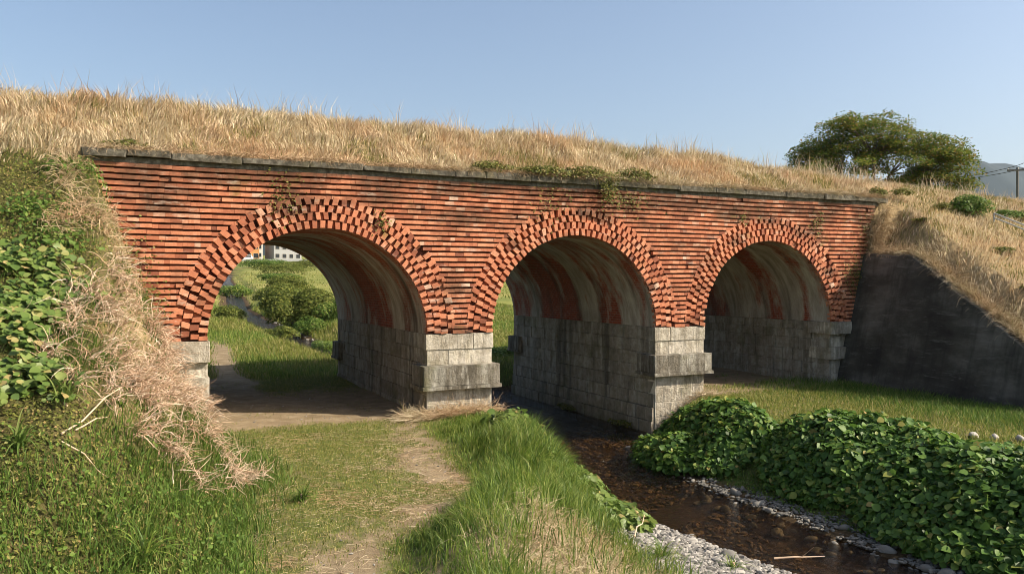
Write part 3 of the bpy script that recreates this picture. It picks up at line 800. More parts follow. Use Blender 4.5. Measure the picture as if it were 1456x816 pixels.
P = scatter(3400, -2.5, 1.3, -10.5, -5.5, base_l, lambda x, y, z: ss(1.9, .7, z)*ss(.5, -.2, x-path_l(y)))
P[:, 2] += U(.06, .24, len(P))
leaves(mb, P, np.array([.2, -.4, 1.])+nrm(.6, (len(P), 3)), U(.025, .06, len(P)), .7)
stuff(mb, 'weeds', MAT['deep'])

# mown grass of the path
mb = MB()
P = scatter(170000, -.2, 6.3, -11.5, 9, ground, lambda x, y, z: ss(.0, .75, grassmask(x, y)+.5*(fbm(x, y, .7, 3)-.5))*ss(-.4, .1, x-path_l(y))*ss(.3, -.1, x-path_r(y)))
blades(mb, P, U(.025, .075, len(P)), U(.005, .009, len(P)), U(0, 6.3, len(P)), U(.2, 1, len(P)), .5)
stuff(mb, 'lawn_grass', MAT['lawn'])

# tall grass on the bank between path and stream
mb = MB()
def tall(x, y, z):
    d = ss(-.1, .35, x-path_r(y)+(fbm(x, y, .6, 23)-.5)*.9)*ss(.05, .55, WL(y)-x-GL(y)+.3*ss(-6.2, -4.5, y))*(z > -.78)*ss(.2, -.2, y)
    d = d*(1-.88*dry_bank(x, y))
    return d*(.25+.75*ss(.35, .55, fbm(x, y, .55, 29)))
P = scatter(110000, 1.2, 8.6, -11.8, .1, ground, tall)
x, y = P[:, 0], P[:, 1]
hh = (.10+.30*ss(0, 1.1, x-path_r(y))*ss(-.8, -4, y))*(.5+1.0*fbm(x, y, .55, 29))+.03
ang = 2*math.pi*fbm(x, y, .5, 37)*2
blades(mb, P, hh*U(.6, 1.35, len(P)), U(.007, .013, len(P)), ang+nrm(.8, len(P)), U(.1, .7, len(P)), .5)
stuff(mb, 'tall_grass', MAT['green'])

# grass on the right-hand terrace
mb = MB(); md = MB()
P = scatter(90000, 11.4, 19.4, -12, 1.2, ground, lambda x, y, z: np.where(x < wing_x(y)+.1, .25+.75*ss(.25, .7, grassmask(x, y)), 0))
x, y = P[:, 0], P[:, 1]
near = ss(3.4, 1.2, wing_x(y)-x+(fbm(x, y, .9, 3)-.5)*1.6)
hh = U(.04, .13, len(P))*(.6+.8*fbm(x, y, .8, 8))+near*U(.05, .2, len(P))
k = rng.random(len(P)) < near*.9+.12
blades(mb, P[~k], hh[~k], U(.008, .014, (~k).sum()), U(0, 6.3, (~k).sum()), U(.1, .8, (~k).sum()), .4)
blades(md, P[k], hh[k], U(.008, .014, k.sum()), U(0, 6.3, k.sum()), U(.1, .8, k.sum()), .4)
P = scatter(9000, 12.8, 19.0, .2, 8, ground, lambda x, y, z: ss(.5, .62, fbm(x, y, .9, 15)))
blades(md, P, U(.05, .16, len(P)), .012, U(0, 6.3, len(P)), U(.1, .8, len(P)), .4)
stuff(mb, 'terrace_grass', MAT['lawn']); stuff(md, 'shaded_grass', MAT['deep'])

# meadow behind the bridge
mb = MB(); md = MB()
def cone(x, y, z):
    r = x/(y+17); L = water_z(y)
    return (((r > -.02) & (r < .29)) | ((r > .40) & (r < .56)))*np.clip(18/(y+6), .12, 1)*((x < WL(y)-.25) | (x > WR(y)+.25))*ss(7.8, 9, y)*ss(.05, .5, grassmask(x, y))
P = scatter(330000, -2, 26, 7.5, 45, ground, cone)
x, y = P[:, 0], P[:, 1]; sc = np.clip((y+17)/26, 1, 4)
hh = U(.08, .28, len(P))*(.4+1.2*fbm(x, y, 2.2, 8))*(1+.8*ss(2.6, .3, np.minimum(np.abs(x-WL(y)), np.abs(x-WR(y)))))
k = fbm(x, y, 3, 66)+nrm(.1, len(P)) > .55
for q, tgt in ((~k, mb), (k, md)): blades(tgt, P[q], hh[q], U(.01, .018, q.sum())*sc[q], U(0, 6.3, q.sum()), U(.1, .7, q.sum()), .4)
P = scatter(60000, 2, 66, 45, 120, ground, cone)
x, y = P[:, 0], P[:, 1]; blades(mb, P, U(.12, .35, len(P)), U(.04, .09, len(P)), U(0, 6.3, len(P)), U(.1, .7, len(P)), .3)
stuff(mb, 'meadow_grass', MAT['lawn']); stuff(md, 'meadow_weeds', MAT['green'])

# ---- single plants -------------------------------------------------------
def bush(name, label, cat, c, r, n, size, m, group=None, broad=False, flat=.25, stem=True, core=True):
    """a leafy bush: leaves on a lumpy shell and inside it, on a few stems"""
    root = tag(empty(name, c), label, cat, group)
    lob = rng.normal(size=(9, 3)); lob /= np.linalg.norm(lob, axis=1, keepdims=True); lob[:, 2] = np.abs(lob[:, 2])*.9
    lr = U(.28, .55, 9)
    d = rng.normal(size=(n, 3)); d /= np.linalg.norm(d, axis=1, keepdims=True); d[:, 2] = np.where(d[:, 2] < -.2, -d[:, 2], d[:, 2])
    rad = U(.75, 1.0, n)**.6
    which = rng.integers(0, 9, n); useL = rng.random(n) < .72
    p = np.where(useL[:, None], lob[which]*.62+d*(lr[which]*rad)[:, None], d*(rad*.72)[:, None])
    p = p*np.asarray(r); p[:, 2] = np.maximum(p[:, 2]+r[2]*.35, .0)
    nn = d/np.asarray(r)*np.mean(r)+nrm(.5, (n, 3))+np.array([0, 0, .5])
    mb = MB()
    (leaves if broad else leaflets)(mb, p, nn, U(.65, 1.3, n)*size)
    mb.build('foliage', m, root)
    if stem:
        ms = MB()
        for i in range(7):
            e = lob[i]*.6*np.asarray(r); e[2] += r[2]*.3
            tube(ms, [(0, 0, -.15), e*.5+nrm(.03, 3), e], [.03*r[2]**.5, .02*r[2]**.5, .008], 5)
        ms.build('stem', MAT['bark'], root)
    return root

# broad-leaved masses on the right bank
def leaf_mass(name, label, cx, cy, rx, ry, cap, n, size, m, tilt=0.):
    root = tag(empty(name, (cx, cy, float(ground(cx, cy)))), label, 'bush')
    z00 = float(ground(cx, cy))
    a = U(0, 2*math.pi, n); q = np.sqrt(U(0, 1, n))
    x = cx+rx*q*np.cos(a); y = cy+ry*q*np.sin(a)
    def top(x, y):
        d2 = ((x-cx)/rx)**2+((y-cy)/ry)**2
        return ground(x, y)+cap*np.sqrt(np.clip(1.02-d2, 0, 1))*(.15+.9*fbm(x, y, .9, int(cx*10))+.75*vn(x, y, .42, 5))
    z = top(x, y); P = np.stack([x, y, z], 1)
    nn = normals(top, P, .15)
    nn = nn/np.linalg.norm(nn, axis=1, keepdims=True)
    deep = rng.random(n)**2.2
    P[:, 2] = ground(x, y)+(z-ground(x, y))*(1-deep*.8)+.02
    P += nn*U(-.03, .10, n)[:, None]
    mb = MB(); leaves(mb, P-np.array([cx, cy, z00]), nn*.9+nrm(.5, (n, 3))+np.array([.1, -.15, .35]), U(.4, 1.55, n)*size, .92, None, .9)
    mb.build('foliage', m, root)
    ms = MB()
    for i in range(16):
        aa = U(0, 6.28); qq = U(.2, .85); ex, ey = cx+rx*qq*math.cos(aa), cy+ry*qq*math.sin(aa); ez = float(top(np.array(ex), np.array(ey)))-.05
        p0 = np.array([cx, cy, z00-.05])
        e = np.array([ex, ey, ez]); o = np.array([cx, cy, z00])
        tube(ms, [p0-o, (p0+e)/2+np.array([0, 0, .1])-o, e-o], [.012, .009, .004], 4)
    ms.build('stem', MAT['bark'], root)
leaf_mass('leafy_bush', 'rounded mass of broad green leaves on the right bank beside the second stone pier', 11.05, -3.3, 1.2, 1.75, .48, 10500, .10, MAT['kudzu'])
leaf_mass('leafy_bush', 'wide mass of broad green leaves in the middle of the right stream bank', 11.75, -6.8, 1.45, 1.9, .40, 14500, .10, MAT['kudzu'])
leaf_mass('leafy_bush', 'dark leafy mass nearest the lower right edge, hanging down to the stream stones', 11.6, -9.7, 1.75, 2.5, .42, 20000, .10, MAT['kudzu'])
mb = MB()
P = scatter(26000, 9.7, 12.6, -12, -.6, ground, lambda x, y, z: ss(.22, .5, x-WR(y))*ss(.2, -.1, z)*(.4+.6*ss(.35, .6, fbm(x, y, .5, 81))))
q = rng.random(len(P)) < .45
blades(mb, P[q], U(.06, .22, q.sum()), U(.007, .012, q.sum()), U(0, 6.3, q.sum()), U(.2, 1., q.sum()), .6)
P = P[~q]; P[:, 2] += U(.0, .1, len(P)); leaflets(mb, P, normals(ground, P)+nrm(.6, (len(P), 3)), U(.03, .07, len(P)))
stuff(mb, 'bank_weeds', MAT['deep'])
# smaller pale ones along the left side of the stream
leaf_mass('leafy_weed', 'pale green broad-leaved weed in the grass in front of the middle pier', 6.75, -3.1, .5, .75, .30, 420, .12, MAT['kudzu_pale'])
leaf_mass('creeping_vine', 'strip of pale round leaves creeping down the near bank to the gravel', 7.0, -5.5, .6, 1.5, .2, 1700, .125, MAT['kudzu_pale'])
leaf_mass('creeping_vine', 'low pale leaves at the water edge between tall grass and stream', 7.75, -3.4, .5, 1.1, .2, 700, .12, MAT['kudzu_pale'])

# climbing vine on the left bank
root = tag(empty('climbing_vine', (-1., -5., 2.2)), 'large pale heart-shaped vine leaves covering the left bank at the picture edge', 'vine')
P = scatter(7500, -2.6, -.1, -7.2, -2.8, lefty, lambda x, y, z: ss(-.45, -.85, x+(fbm(x, y, .7, 3)-.5)*.9)*ss(1.5, 1.9, z)*ss(3.6, 3.1, z)*ss(.40, .52, fbm(x, y, .6, 33)))
n = len(P); nn = normals(left_bank, P, .15); nn /= np.linalg.norm(nn, axis=1, keepdims=True)
P = P+nn*U(.0, .22, n)[:, None]-np.array([-1., -5., 2.2])
mb = MB(); leaves(mb, P, nn+nrm(.4, (n, 3))+np.array([.2, -.3, .5]), U(.06, .14, n), 1.0, None, .9); mb.build('foliage', MAT['kudzu_pale'], root)
mb = MB()
for i in range(26):
    j = rng.integers(0, n); p = P[j]-nn[j]*.2
    strands(mb, p[None], nrm(1, (1, 3))+np.array([[.3, -.2, -.4]]), U(.5, 1.1, 1), .014, .5, .4, 7)
mb.build('stem', MAT['twig'], root)

for (x, y, z, rx, ry, rz, n, lab) in ((-.85, -.55, 4.95, .5, .5, .28, 2600, 'dark green leafy creeper just left of the brick face below the dry grass'), (-1.3, -2.3, 4.0, .55, .6, .2, 2600, 'round green creeper patch on the mossy left slope above the vine'), (-1.0, -3.3, 3.35, .5, .45, .2, 2000, 'leafy green patch directly above the large vine leaves')):
    c0 = np.array([x, y, float(left_bank(np.array(x), np.array(y)))]); root = tag(empty('ivy_patch', c0), lab, 'plant')
    n = n//5; P = np.stack([x+nrm(rx*.5, n), y+nrm(ry*.5, n), np.zeros(n)], 1); P = P[~((P[:, 0] > -.5) & (P[:, 1] > .1))]; P[:, 2] = left_bank(P[:, 0], P[:, 1])
    nn = normals(left_bank, P, .12); nn /= np.linalg.norm(nn, axis=1, keepdims=True); P += nn*U(.02, .16, len(P))[:, None]
    mb = MB(); leaflets(mb, P-c0, nn+nrm(.5, P.shape), U(.045, .10, len(P))); mb.build('foliage', MAT['deep'], root)
# dead brush heaps on the left bank
heaps = [(-.10, -3.5, .55, 420, 'bleached dead stems arching out high on the left bank below the straw'),
         (.38, -3.9, .6, 620, 'pinkish dead brush against the left end of the bridge'),
         (-.22, -5.3, .55, 620, 'mat of reddish dead stalks beside the pale vine leaves'),
         (.30, -5.2, .55, 560, 'pale tangled dead brush halfway down the left bank'),
         (.95, -3.2, .55, 600, 'dead brush leaning on the lowest left abutment stones'),
         (1.0, -4.7, .45, 700, 'pale dead brush lowest on the left bank above the path'),
         (-.5, -4.75, .5, 420, 'loose pale brush among the vine leaves on the left bank'),
         (-.3, -6.0, .5, 420, 'scattered brown stalks and brush low on the left bank'),
         (.45, -6.1, .4, 330, 'small drooping clump of dead stems above the green bank grass')]
for hx_, hy_, r, n, lab in heaps:
    hz_ = float(left_bank(np.array(hx_), np.array(hy_)))
    root = tag(empty('dead_brush', (hx_, hy_, hz_)), lab, 'dead brush')
    sub = rng.normal(0, r*.62, (11, 2))
    k = rng.integers(0, 11, n*2)
    x = hx_+sub[k, 0]+nrm(.05, n*2); y = hy_+sub[k, 1]+nrm(.05, n*2); z = np.maximum(left_bank(x, y), ground(x, y))
    P = np.stack([x, y, z], 1); nn = normals(left_bank, P, .12); nn /= np.linalg.norm(nn, axis=1, keepdims=True)
    D = nn*.45+nrm(.8, P.shape)+np.array([.35, -.25, .1])
    mb = MB(); P = P+nn*U(.0, .16, len(P))[:, None]-np.array([hx_, hy_, hz_])
    P = P[:int(n*.75)]; D = D[:int(n*.75)]
    th = U(0, 1, len(P)) < .55
    strands(mb, P[th], D[th], U(.22, .5, th.sum()), U(.010, .020, th.sum()), .7, .8, 7)
    strands(mb, P[~th], D[~th], U(.10, .34, (~th).sum()), U(.004, .009, (~th).sum()), .6, .8, 5)
    mb.build('stems', MAT['twig'], root)
def branch(name, label, pts, r, m='twig', forks=3):
    pts = np.asarray(pts, float); o = pts[0].copy()
    mb = MB(); q = pts-o
    tube(mb, [q[0], (q[0]*2+q[-1])/3+nrm(.025, 3), (q[0]+2*q[-1])/3+nrm(.025, 3), q[-1]], [r, r*.85, r*.7, r*.45], 6)
    L = np.linalg.norm(q[-1])
    for i in range(forks):
        t = U(.35, .85); b = q[0]*(1-t)+q[-1]*t; e = b+q[-1]/L*.25*L*U(.5, 1)+nrm(.12*L, 3)
        tube(mb, [b, (b+e)/2+nrm(.01, 3), e], [r*.55, r*.4, r*.25], 5)
    ob = mb.build(name, MAT[m]); ob.location = o
    return tag(ob, label, 'stick')
def on_l(x, y, dz=.05): return (x, y, float(base_l(np.array(x), np.array(y)))+dz)
branch('dead_branch', 'bleached forked branch lying across the straw high on the left bank', [on_l(-.75, -4.0, .12), on_l(.12, -3.2, .22)], .016, 'twig', 7)
branch('dead_stalk', 'long pale dry stalk leaning across the dark part of the left bank', [on_l(-.62, -7.2, .05), on_l(-.05, -6.0, .28)], .012, 'twig', 0)
branch('dead_stalk', 'shorter pale stalk crossing just below the longer leaning one', [on_l(-.5, -7.0, .05), on_l(-.2, -6.5, .2)], .011, 'twig', 0)
branch('dead_stalk', 'brown stalk lying flat below the spiky leaf clump on the left bank', [on_l(-.62, -7.3, .05), on_l(-.1, -7.25, .05)], .010, 'twig', 1)
branch('dead_branch', 'thin curved stick poking out of the grass at the edge of the gravel', [(5.75, -8.6, -.2), (6.25, -8.1, -.12)], .010, 'twig', 1)
branch('driftwood_stick', 'bare forked stick lying in the shallow water beside the gravel', [(8.2, -8.45, -.885), (8.85, -8.75, -.86)], .014, 'twig', 1)

def sedge(name, label, c, n, L, w, m):
    root = tag(empty(name, c), label, 'plant')
    mb = MB(); a = U(0, 6.28, n); seg = 6
    el = U(.7, 1.4, n); l = U(.6, 1., n)*L
    for i in range(n):
        d = np.array([math.cos(a[i])*math.cos(el[i]), math.sin(a[i])*math.cos(el[i]), math.sin(el[i])])
        s = np.cross(d, (0, 0, 1)); s /= np.linalg.norm(s); p = np.array([nrm(.03, 1)[0], nrm(.03, 1)[0], 0]); vs = []
        for k in range(seg+1):
            ww = w*(1-(k/seg)**2)*.5+.001
            vs += [p-s*ww, p+np.array([0, 0, -.15*w]), p+s*ww]
            p = p+d*l[i]/seg; d = d+np.array([0, 0, -1.9/seg]); d /= np.linalg.norm(d)
        f = []
        for k in range(seg):
            for q in (0, 1): f.append((3*k+q, 3*k+q+1, 3*k+4+q, 3*k+3+q))
        mb.add(vs, f)
    mb.build('blades', m, root)
    ms = MB(); tube(ms, [(0, 0, -.08), (.005, 0, .1)], [.035, .02], 6); ms.build('crown', MAT['twig'], root)
sedge('spiky_plant', 'spiky green plant with arching straps at the foot of the left bank', on_l(.15, -8.35, 0), 46, .62, .02, MAT['green'])
sedge('spiky_plant', 'strap-leaved plant beside the vine leaves, upper of the two at the left edge', on_l(-.62, -6.7, 0), 30, .55, .026, MAT['kudzu_pale'])
sedge('spiky_plant', 'strap-leaved plant at the left edge below the crossing stalks', on_l(-.98, -7.35, 0), 34, .5, .026, MAT['kudzu_pale'])
sedge('spiky_plant', 'dark strap-leaved tuft between the dead brush and the crossing stalks', on_l(-.08, -6.0, 0), 26, .34, .02, MAT['deep'])
sedge('grass_tuft', 'tuft of long green grass standing in the white gravel', (6.45, -8.2, float(ground(6.45, -8.2))), 90, .42, .011, MAT['green'])
sedge('grass_tuft', 'low green tuft at the lower edge beside the big flat boulder', (7.2, -8.75, float(ground(7.2, -8.75))), 50, .3, .010, MAT['green'])
sedge('grass_tuft', 'bushy green tuft at the left margin of the mown path', (2.15, -5.9, float(ground(2.15, -5.9))), 120, .34, .010, MAT['deep'])
sedge('grass_tuft', 'tall arching green tuft on the crest of the near bank', (5.9, -5.6, float(ground(5.9, -5.6))), 150, .62, .012, MAT['green'])
sedge('grass_tuft', 'tall arching green tuft above the creeping leaves by the stream', (6.7, -4.9, float(ground(6.7, -4.9))), 130, .6, .012, MAT['green'])
sedge('grass_tuft', 'loose green tuft on the near bank beside the sandy track', (4.35, -7.4, float(ground(4.35, -7.4))), 140, .55, .011, MAT['green'])

# small plants along the coping and on the slope
cop = [(7.7, -.05, 5.5, .6, .28, .22, 'green creeper tuft on the coping left of the second arch crown'),
       (9.15, -.1, 5.46, .95, .3, .22, 'flat green creeper on the coping above the left half of the middle arch'),
       (10.35, -.12, 5.42, 1.0, .32, .30, 'thick green creeper on the coping just over the middle arch'),
       (11.6, -.1, 5.46, .75, .3, .28, 'round green creeper at the right end of the leafy stretch of coping'),
       (.0, .15, 5.55, .45, .25, .14, 'low green tuft at the left end of the coping'),
       (20.35, -.02, 5.5, .4, .25, .25, 'green tuft at the right end of the coping'),
       (21.8, .25, 5.62, .45, .3, .22, 'green weed in the dry grass just right of the coping end'),
       (23.1, -.1, 5.2, .42, .35, .22, 'small green weed left of the dark slope bush'),
       (21.9, -2.8, 3.75, .5, .4, .16, 'low green weed halfway down the right slope'),
       (23.4, -2.9, 3.7, .5, .4, .18, 'green weed on the right slope below the pipe handrail'),
       (22.2, -3.7, 3.25, .45, .4, .18, 'green weed low on the right slope near the frame edge'),
       (20.6, -4.4, 2.75, .4, .35, .16, 'green weed above the lower end of the wing wall'),
       (21.4, -.9, 4.75, .5, .35, .12, 'pale green weed on the slope above the wing wall top')]
for x, y, z, rx, ry, rz, lab in cop:
    bush('creeper' if 'creeper' in lab else 'weed', lab, 'plant', (x, y, z), (rx, ry, rz), int(1500*rx), .06, MAT['ivy'], stem=False)
root = tag(empty('hanging_creeper', (10.75, -.12, 5.5)), 'creeper hanging from the coping over the brick ribs above the middle arch', 'plant')
P = np.stack([nrm(.16, 420), -.06-U(0, .08, 420), -U(0, 1, 420)**1.3*.55], 1); P[:, 0] *= 1+.5*P[:, 2]
mb = MB(); leaflets(mb, P, np.array([0, -1, .5])+nrm(.5, P.shape), U(.035, .07, 420)); mb.build('foliage', MAT['ivy'], root)
for (x, z, r, n, lab) in ((9.2, 5.0, .28, 170, 'thin creeper on the upper brick ribs left of the hanging one'), (11.4, 5.05, .45, 260, 'thin creeper on the upper brick ribs right of the hanging one'), (20.0, 4.3, .22, 260, 'creeper in the corner of brickwork and wing wall'), (19.35, 3.2, .22, 300, 'creeper on the brick edge beside the right arch'), (-.15, 3.3, .3, 500, 'green creeper over the left edge of the brick face'), (15.1, 4.7, .08, 60, 'tiny green plant rooted in the ribs left of the third arch'), (17.9, 4.7, .14, 110, 'small green plant rooted in the ribs above the third arch'), (.28, 2.55, .22, 420, 'green creeper lower on the left brick edge above the abutment stones'), (2.9, 4.75, .22, 130, 'sparse moss and creeper on the ribs left of the first arch crown'), (5.0, 4.3, .10, 60, 'tiny tuft on the ribs right of the first arch crown')):
    root = tag(empty('wall_creeper', (x, -.08, z)), lab, 'plant')
    P = np.stack([nrm(r, n), -U(0, .07, n), nrm(r*(.4 if z > 5 else 1.3), n)], 1)
    mb = MB(); leaflets(mb, P, np.array([0, -1, .6])+nrm(.5, P.shape), U(.03, .075, n)); mb.build('foliage', MAT['ivy'], root)
bush('slope_bush', 'dense dark green bush on the right slope beside the pipe handrail', 'bush', (24.35, -.15, 4.95), (.95, .7, .62), 5200, .07, MAT['deep'])
bush('slope_bush', 'dark bush above the pipe handrail at the right picture edge', 'bush', (26.2, -.4, 4.95), (.8, .6, .35), 2200, .07, MAT['deep'])

# background plants seen through the arches
bush('streamside_bush', 'big sunny green bush on the far stream bank seen through the left arch', 'bush', (9.0, 30.0, .2), (2.6, 2.2, 2.0), 17000, .14, MAT['bush_leaf'])
bush('streamside_bush', 'lower green bush to the right of the big one behind the left arch', 'bush', (11.0, 28, .2), (1.9, 1.6, 1.5), 7000, .12, MAT['green'])
bush('streamside_bush', 'dark low bush at the foot of the big sunny bush by the stream', 'bush', (8.9, 26.3, .05), (1.0, .9, .8), 3500, .10, MAT['deep'])
bush('streamside_bush', 'small green bush left of the stream seen at the left arch jamb', 'bush', (5.3, 31.5, .6), (1.1, 1.1, .75), 4000, .11, MAT['bush_leaf'])
bush('streamside_bush', 'spreading green scrub on the far bank left of the big sunny bush', 'bush', (10.6, 47, 1.4), (2.6, 2, .9), 6000, .16, MAT['bush_leaf'])
bush('streamside_bush', 'yellow green weeds on the near stream margin, left of the grey gravel', 'bush', (6.7, 23, .2), (.8, 2.2, .5), 5000, .1, MAT['bush_leaf'])
bush('streamside_bush', 'low weeds nearest to the bridge on the stream margin behind the left arch', 'bush', (7.5, 16.5, .0), (.7, 2.4, .4), 4500, .09, MAT['green'])
for x_, y_, rx_, ry_, rz_, nn_, m_, lab in ((10.4, 39, 1.8, 1.8, 1.0, 5000, 'green', 'rough green scrub on the far stream bank just behind the big sunny bush'), (13.2, 58, 2.6, 2, 1.3, 5000, 'bush_leaf', 'yellow green scrub at mid distance in the meadow behind the left arch'), (9.6, 64, 1.8, 2, 1.1, 4000, 'green', 'round green scrub by the bend of the far stream'), (22, 110, 5, 3, 1.6, 5000, 'bush_leaf', 'long low scrub near the far edge of the meadow'), (25.5, 150, 5.5, 3, 1.5, 5000, 'deep', 'dark hedge left in front of the distant houses'), (34.5, 152, 5, 3, 1.7, 5000, 'bush_leaf', 'light hedge right in front of the distant houses')):
    bush('meadow_scrub', lab, 'bush', (x_, y_, float(ground(x_, y_))-.1), (rx_, ry_, rz_), nn_, .1+.001*y_, MAT[m_])
bush('meadow_bush', 'dark flat bush in the open meadow behind the left arch', 'bush', (17.5, 88, 3.1), (3.0, 2, .7), 4000, .2, MAT['deep'])
for i, (x, y, r, lab) in enumerate(((46.5, 92, 2.4, 'green hedge bush beyond the meadow, left in the middle arch gap'), (50.2, 94, 2.8, 'green hedge bush beyond the meadow, centre of the middle arch gap'), (54.5, 95, 2.5, 'green hedge bush beyond the meadow, right in the middle arch gap'))):
    bush('hedge_bush', lab, 'bush', (x, y, float(ground(x, y))), (r, 2, 2.3), 5000, .25, MAT['bush_leaf'], 'bushes beyond the meadow')
bush('pier_bush', 'dark bushy growth on the stream bank behind the middle pier', 'bush', (13.6, 12.3, -.3), (1.6, 1.6, .55), 6500, .10, MAT['deep'])
# low dark plants along the foot of the stone walls
for x, y, lab in ((12.05, 1.2, 'weeds at the foot of the stained wall inside the middle arch, near end'), (12.1, 4.2, 'weeds at the foot of the stained wall inside the middle arch, far end')):
    bush('weed', lab, 'plant', (x, y, -.9), (.25, .6, .14), 500, .06, MAT['ivy'], stem=False)

# the tree behind the embankment
def build_tree():
    base = np.array([38.9, 16.3, 1.0])
    root = tag(empty('tree', base), 'broad flat-crowned tree with autumn tinted leaves behind the right end of the embankment', 'tree')
    # crown in the tree's own plane: (across, depth, height, radius)
    ex = np.array([math.cos(-math.radians(50)), math.sin(-math.radians(50)), 0]); ey = np.array([-ex[1], ex[0], 0])
    def W(a, d, z): return ex*a+ey*d+np.array([0, 0, z])
    sprays = []
    prof = [(-5.2,7.3,7.7),(-4.4,7.3,8.2),(-3.6,7.2,8.7),(-3.2,7.2,10.1),(-2.6,7.4,10.9),(-1.6,7.8,11.3),(-.4,7.8,11.5),(.5,7.6,11.6),(1.5,7.3,11.3),(2.2,7.1,10.9),(2.9,6.9,10.4),(3.6,6.8,10.3),(4.3,6.8,10.2),(4.9,7.0,9.2),(5.3,7.1,8.0)]
    pa = np.array(prof)
    for i in range(280):
        a = -5.1+10.3*((i*.6180339)%1.)+nrm(.1, 1)[0]; lo = np.interp(a, pa[:, 0], pa[:, 1]); hi = np.interp(a, pa[:, 0], pa[:, 2])
        z = 1.2+lo+(hi-lo)*U(0, 1)**.75
        dep = nrm(1.5, 1)[0]*math.sqrt(max(.15, 1-((a)/5.6)**2))
        z = min(z, 1.2+hi-.12*abs(dep))
        sprays.append((a, dep, z, U(.4, .95)))
    ml = MB(); mt = MB(); mbr = MB()
    tube(mt, [W(.6, 0, -1.2), W(.6, .05, 1.5), W(.5, 0, 3.9), W(.45, .05, 5.9)], [.30, .24, .19, .16], 9)
    forks = [W(-2.4, .2, 7.7), W(-1.2, -.5, 8.3), W(.1, .5, 8.7), W(1.3, -.3, 8.1), W(2.6, .4, 7.7), W(.5, -.7, 9.0)]
    t0 = W(.45, .05, 5.8)
    for f in forks: tube(mbr, [t0, (t0+f)/2+np.array([0, 0, -.25])+nrm(.12, 3), f], [.12, .09, .065], 6)
    for a, d, z, r in sprays:
        c = W(a, d, z-1.0)
        f = min(forks, key=lambda q: np.linalg.norm(q-c))
        mid = (f+c)/2+np.array([0, 0, .15])+nrm(.12, 3)
        tube(mbr, [f, mid, c], [.04, .025, .008], 4)
        n = int(190*r*r/.45)
        an = U(0, 6.28, n); q = np.sqrt(U(0, 1, n))
        out = (c-W(.5, 0, 6)); out[2] = 0; out = out/(np.linalg.norm(out)+1e-6)
        px = np.cos(an)*q*r*1.25; py = np.sin(an)*q*r*.95; pz = nrm(.10, n)-.2*q**2*r-.12*px
        side = np.cross(out, (0, 0, 1.))
        P = c+out*px[:, None]+side*py[:, None]+np.array([0, 0, 1.])*pz[:, None]
        leaflets(ml, P, np.array([0, 0, 1.])+nrm(.45, (n, 3)), U(.09, .19, n))
    mt.build('trunk', MAT['bark'], root); mbr.build('branches', MAT['bark'], root); ml.build('crown', MAT['tree_leaf'], root)
build_tree()
# ---------------------------------------------------------------- stones
protos = []
for i in range(6):
    v, f = pebble_mesh(100+i); protos.append((v, f))
pm = {}
def stone_thing(c, r, m, label, group=None, name='stone', cat='stone', sub=None):
    i = int(rng.integers(0, 6)); key = (i, m)
    if key not in pm:
        mb = MB(); mb.add(protos[i][0], protos[i][1]); pm[key] = mb.mesh(name, MAT[m], True)
    o = bpy.data.objects.new(name, pm[key]); COL.objects.link(o)
    o.location = c; o.scale = (r*U(.85, 1.2), r*U(.8, 1.1), r); o.rotation_euler = (nrm(.15, 1)[0], nrm(.15, 1)[0], U(0, 6.28))
    return tag(o, label, cat, group)
for i in range(78):
    y = U(-10.6, -3.6); x = WR(y)+U(-.38, .45); r = U(.045, .13)
    stone_thing((x, y, float(ground(x, y))+r*.12), r, 'grey_stone', 'grey rounded stone at the foot of the leafy right bank by the water', 'stones along the foot of the right bank')
for i in range(26):
    y = U(-1.8, 6.5); x = WR(y)-U(.0, .55); r = U(.05, .13)
    stone_thing((x, y, -.95+r*.2), r, 'grey_stone', 'wet grey stone in the shaded stream under or before the middle arch', 'stones in the stream at the middle arch')
for i in range(42):
    y = U(-10, -5.6); gl_ = np.interp(y, [-10, -8.5, -6], [1.9, 1.65, .55]); x = WL(y)-U(-.12, gl_); r = U(.045, .09)
    stone_thing((x, y, float(ground(x, y))+r*.2), r, 'pale_stone', 'pale cobble among the fine gravel on the near side of the stream', 'cobbles on the gravel bar')
stone_thing((7.55, -8.3, -.82), .2, 'grey_stone', 'biggest flat grey boulder on the tip of the gravel bar', None, 'boulder', 'boulder')
for i in range(7):
    y = U(-10, -4.5); x = WL(y)+U(.0, .2); r = U(.05, .08)
    stone_thing((x, y, -.93+r*.1), r, 'grey_stone', 'small stone in the shallow edge of the sunny stream next to the gravel bar', 'stones breaking the water surface')
for i, (x, y) in enumerate(((14.25, -6.75), (14.55, -7.05), (14.85, -7.25), (15.1, -7.6), (15.35, -7.8), (15.6, -8.2))):
    r = U(.12, .17); stone_thing((x, y, float(ground(x, y))+r*.15), r, 'pale_stone', 'pale rounded stone in the short row on the grass behind the leafy bushes', 'row of stones on the terrace grass')
for i in range(40):
    y = U(14, 34); s = 1 if rng.random() < .5 else 0; x = (WR(y)+U(-.05, .7)) if s else WL(y)-U(-.05, .6); r = U(.07, .16)
    stone_thing((x, y, float(ground(x, y))+r*.2), r, 'pale_stone', 'pale stone on the stream margin behind the bridge seen through the left arch', 'stones on the stream margin behind the bridge')
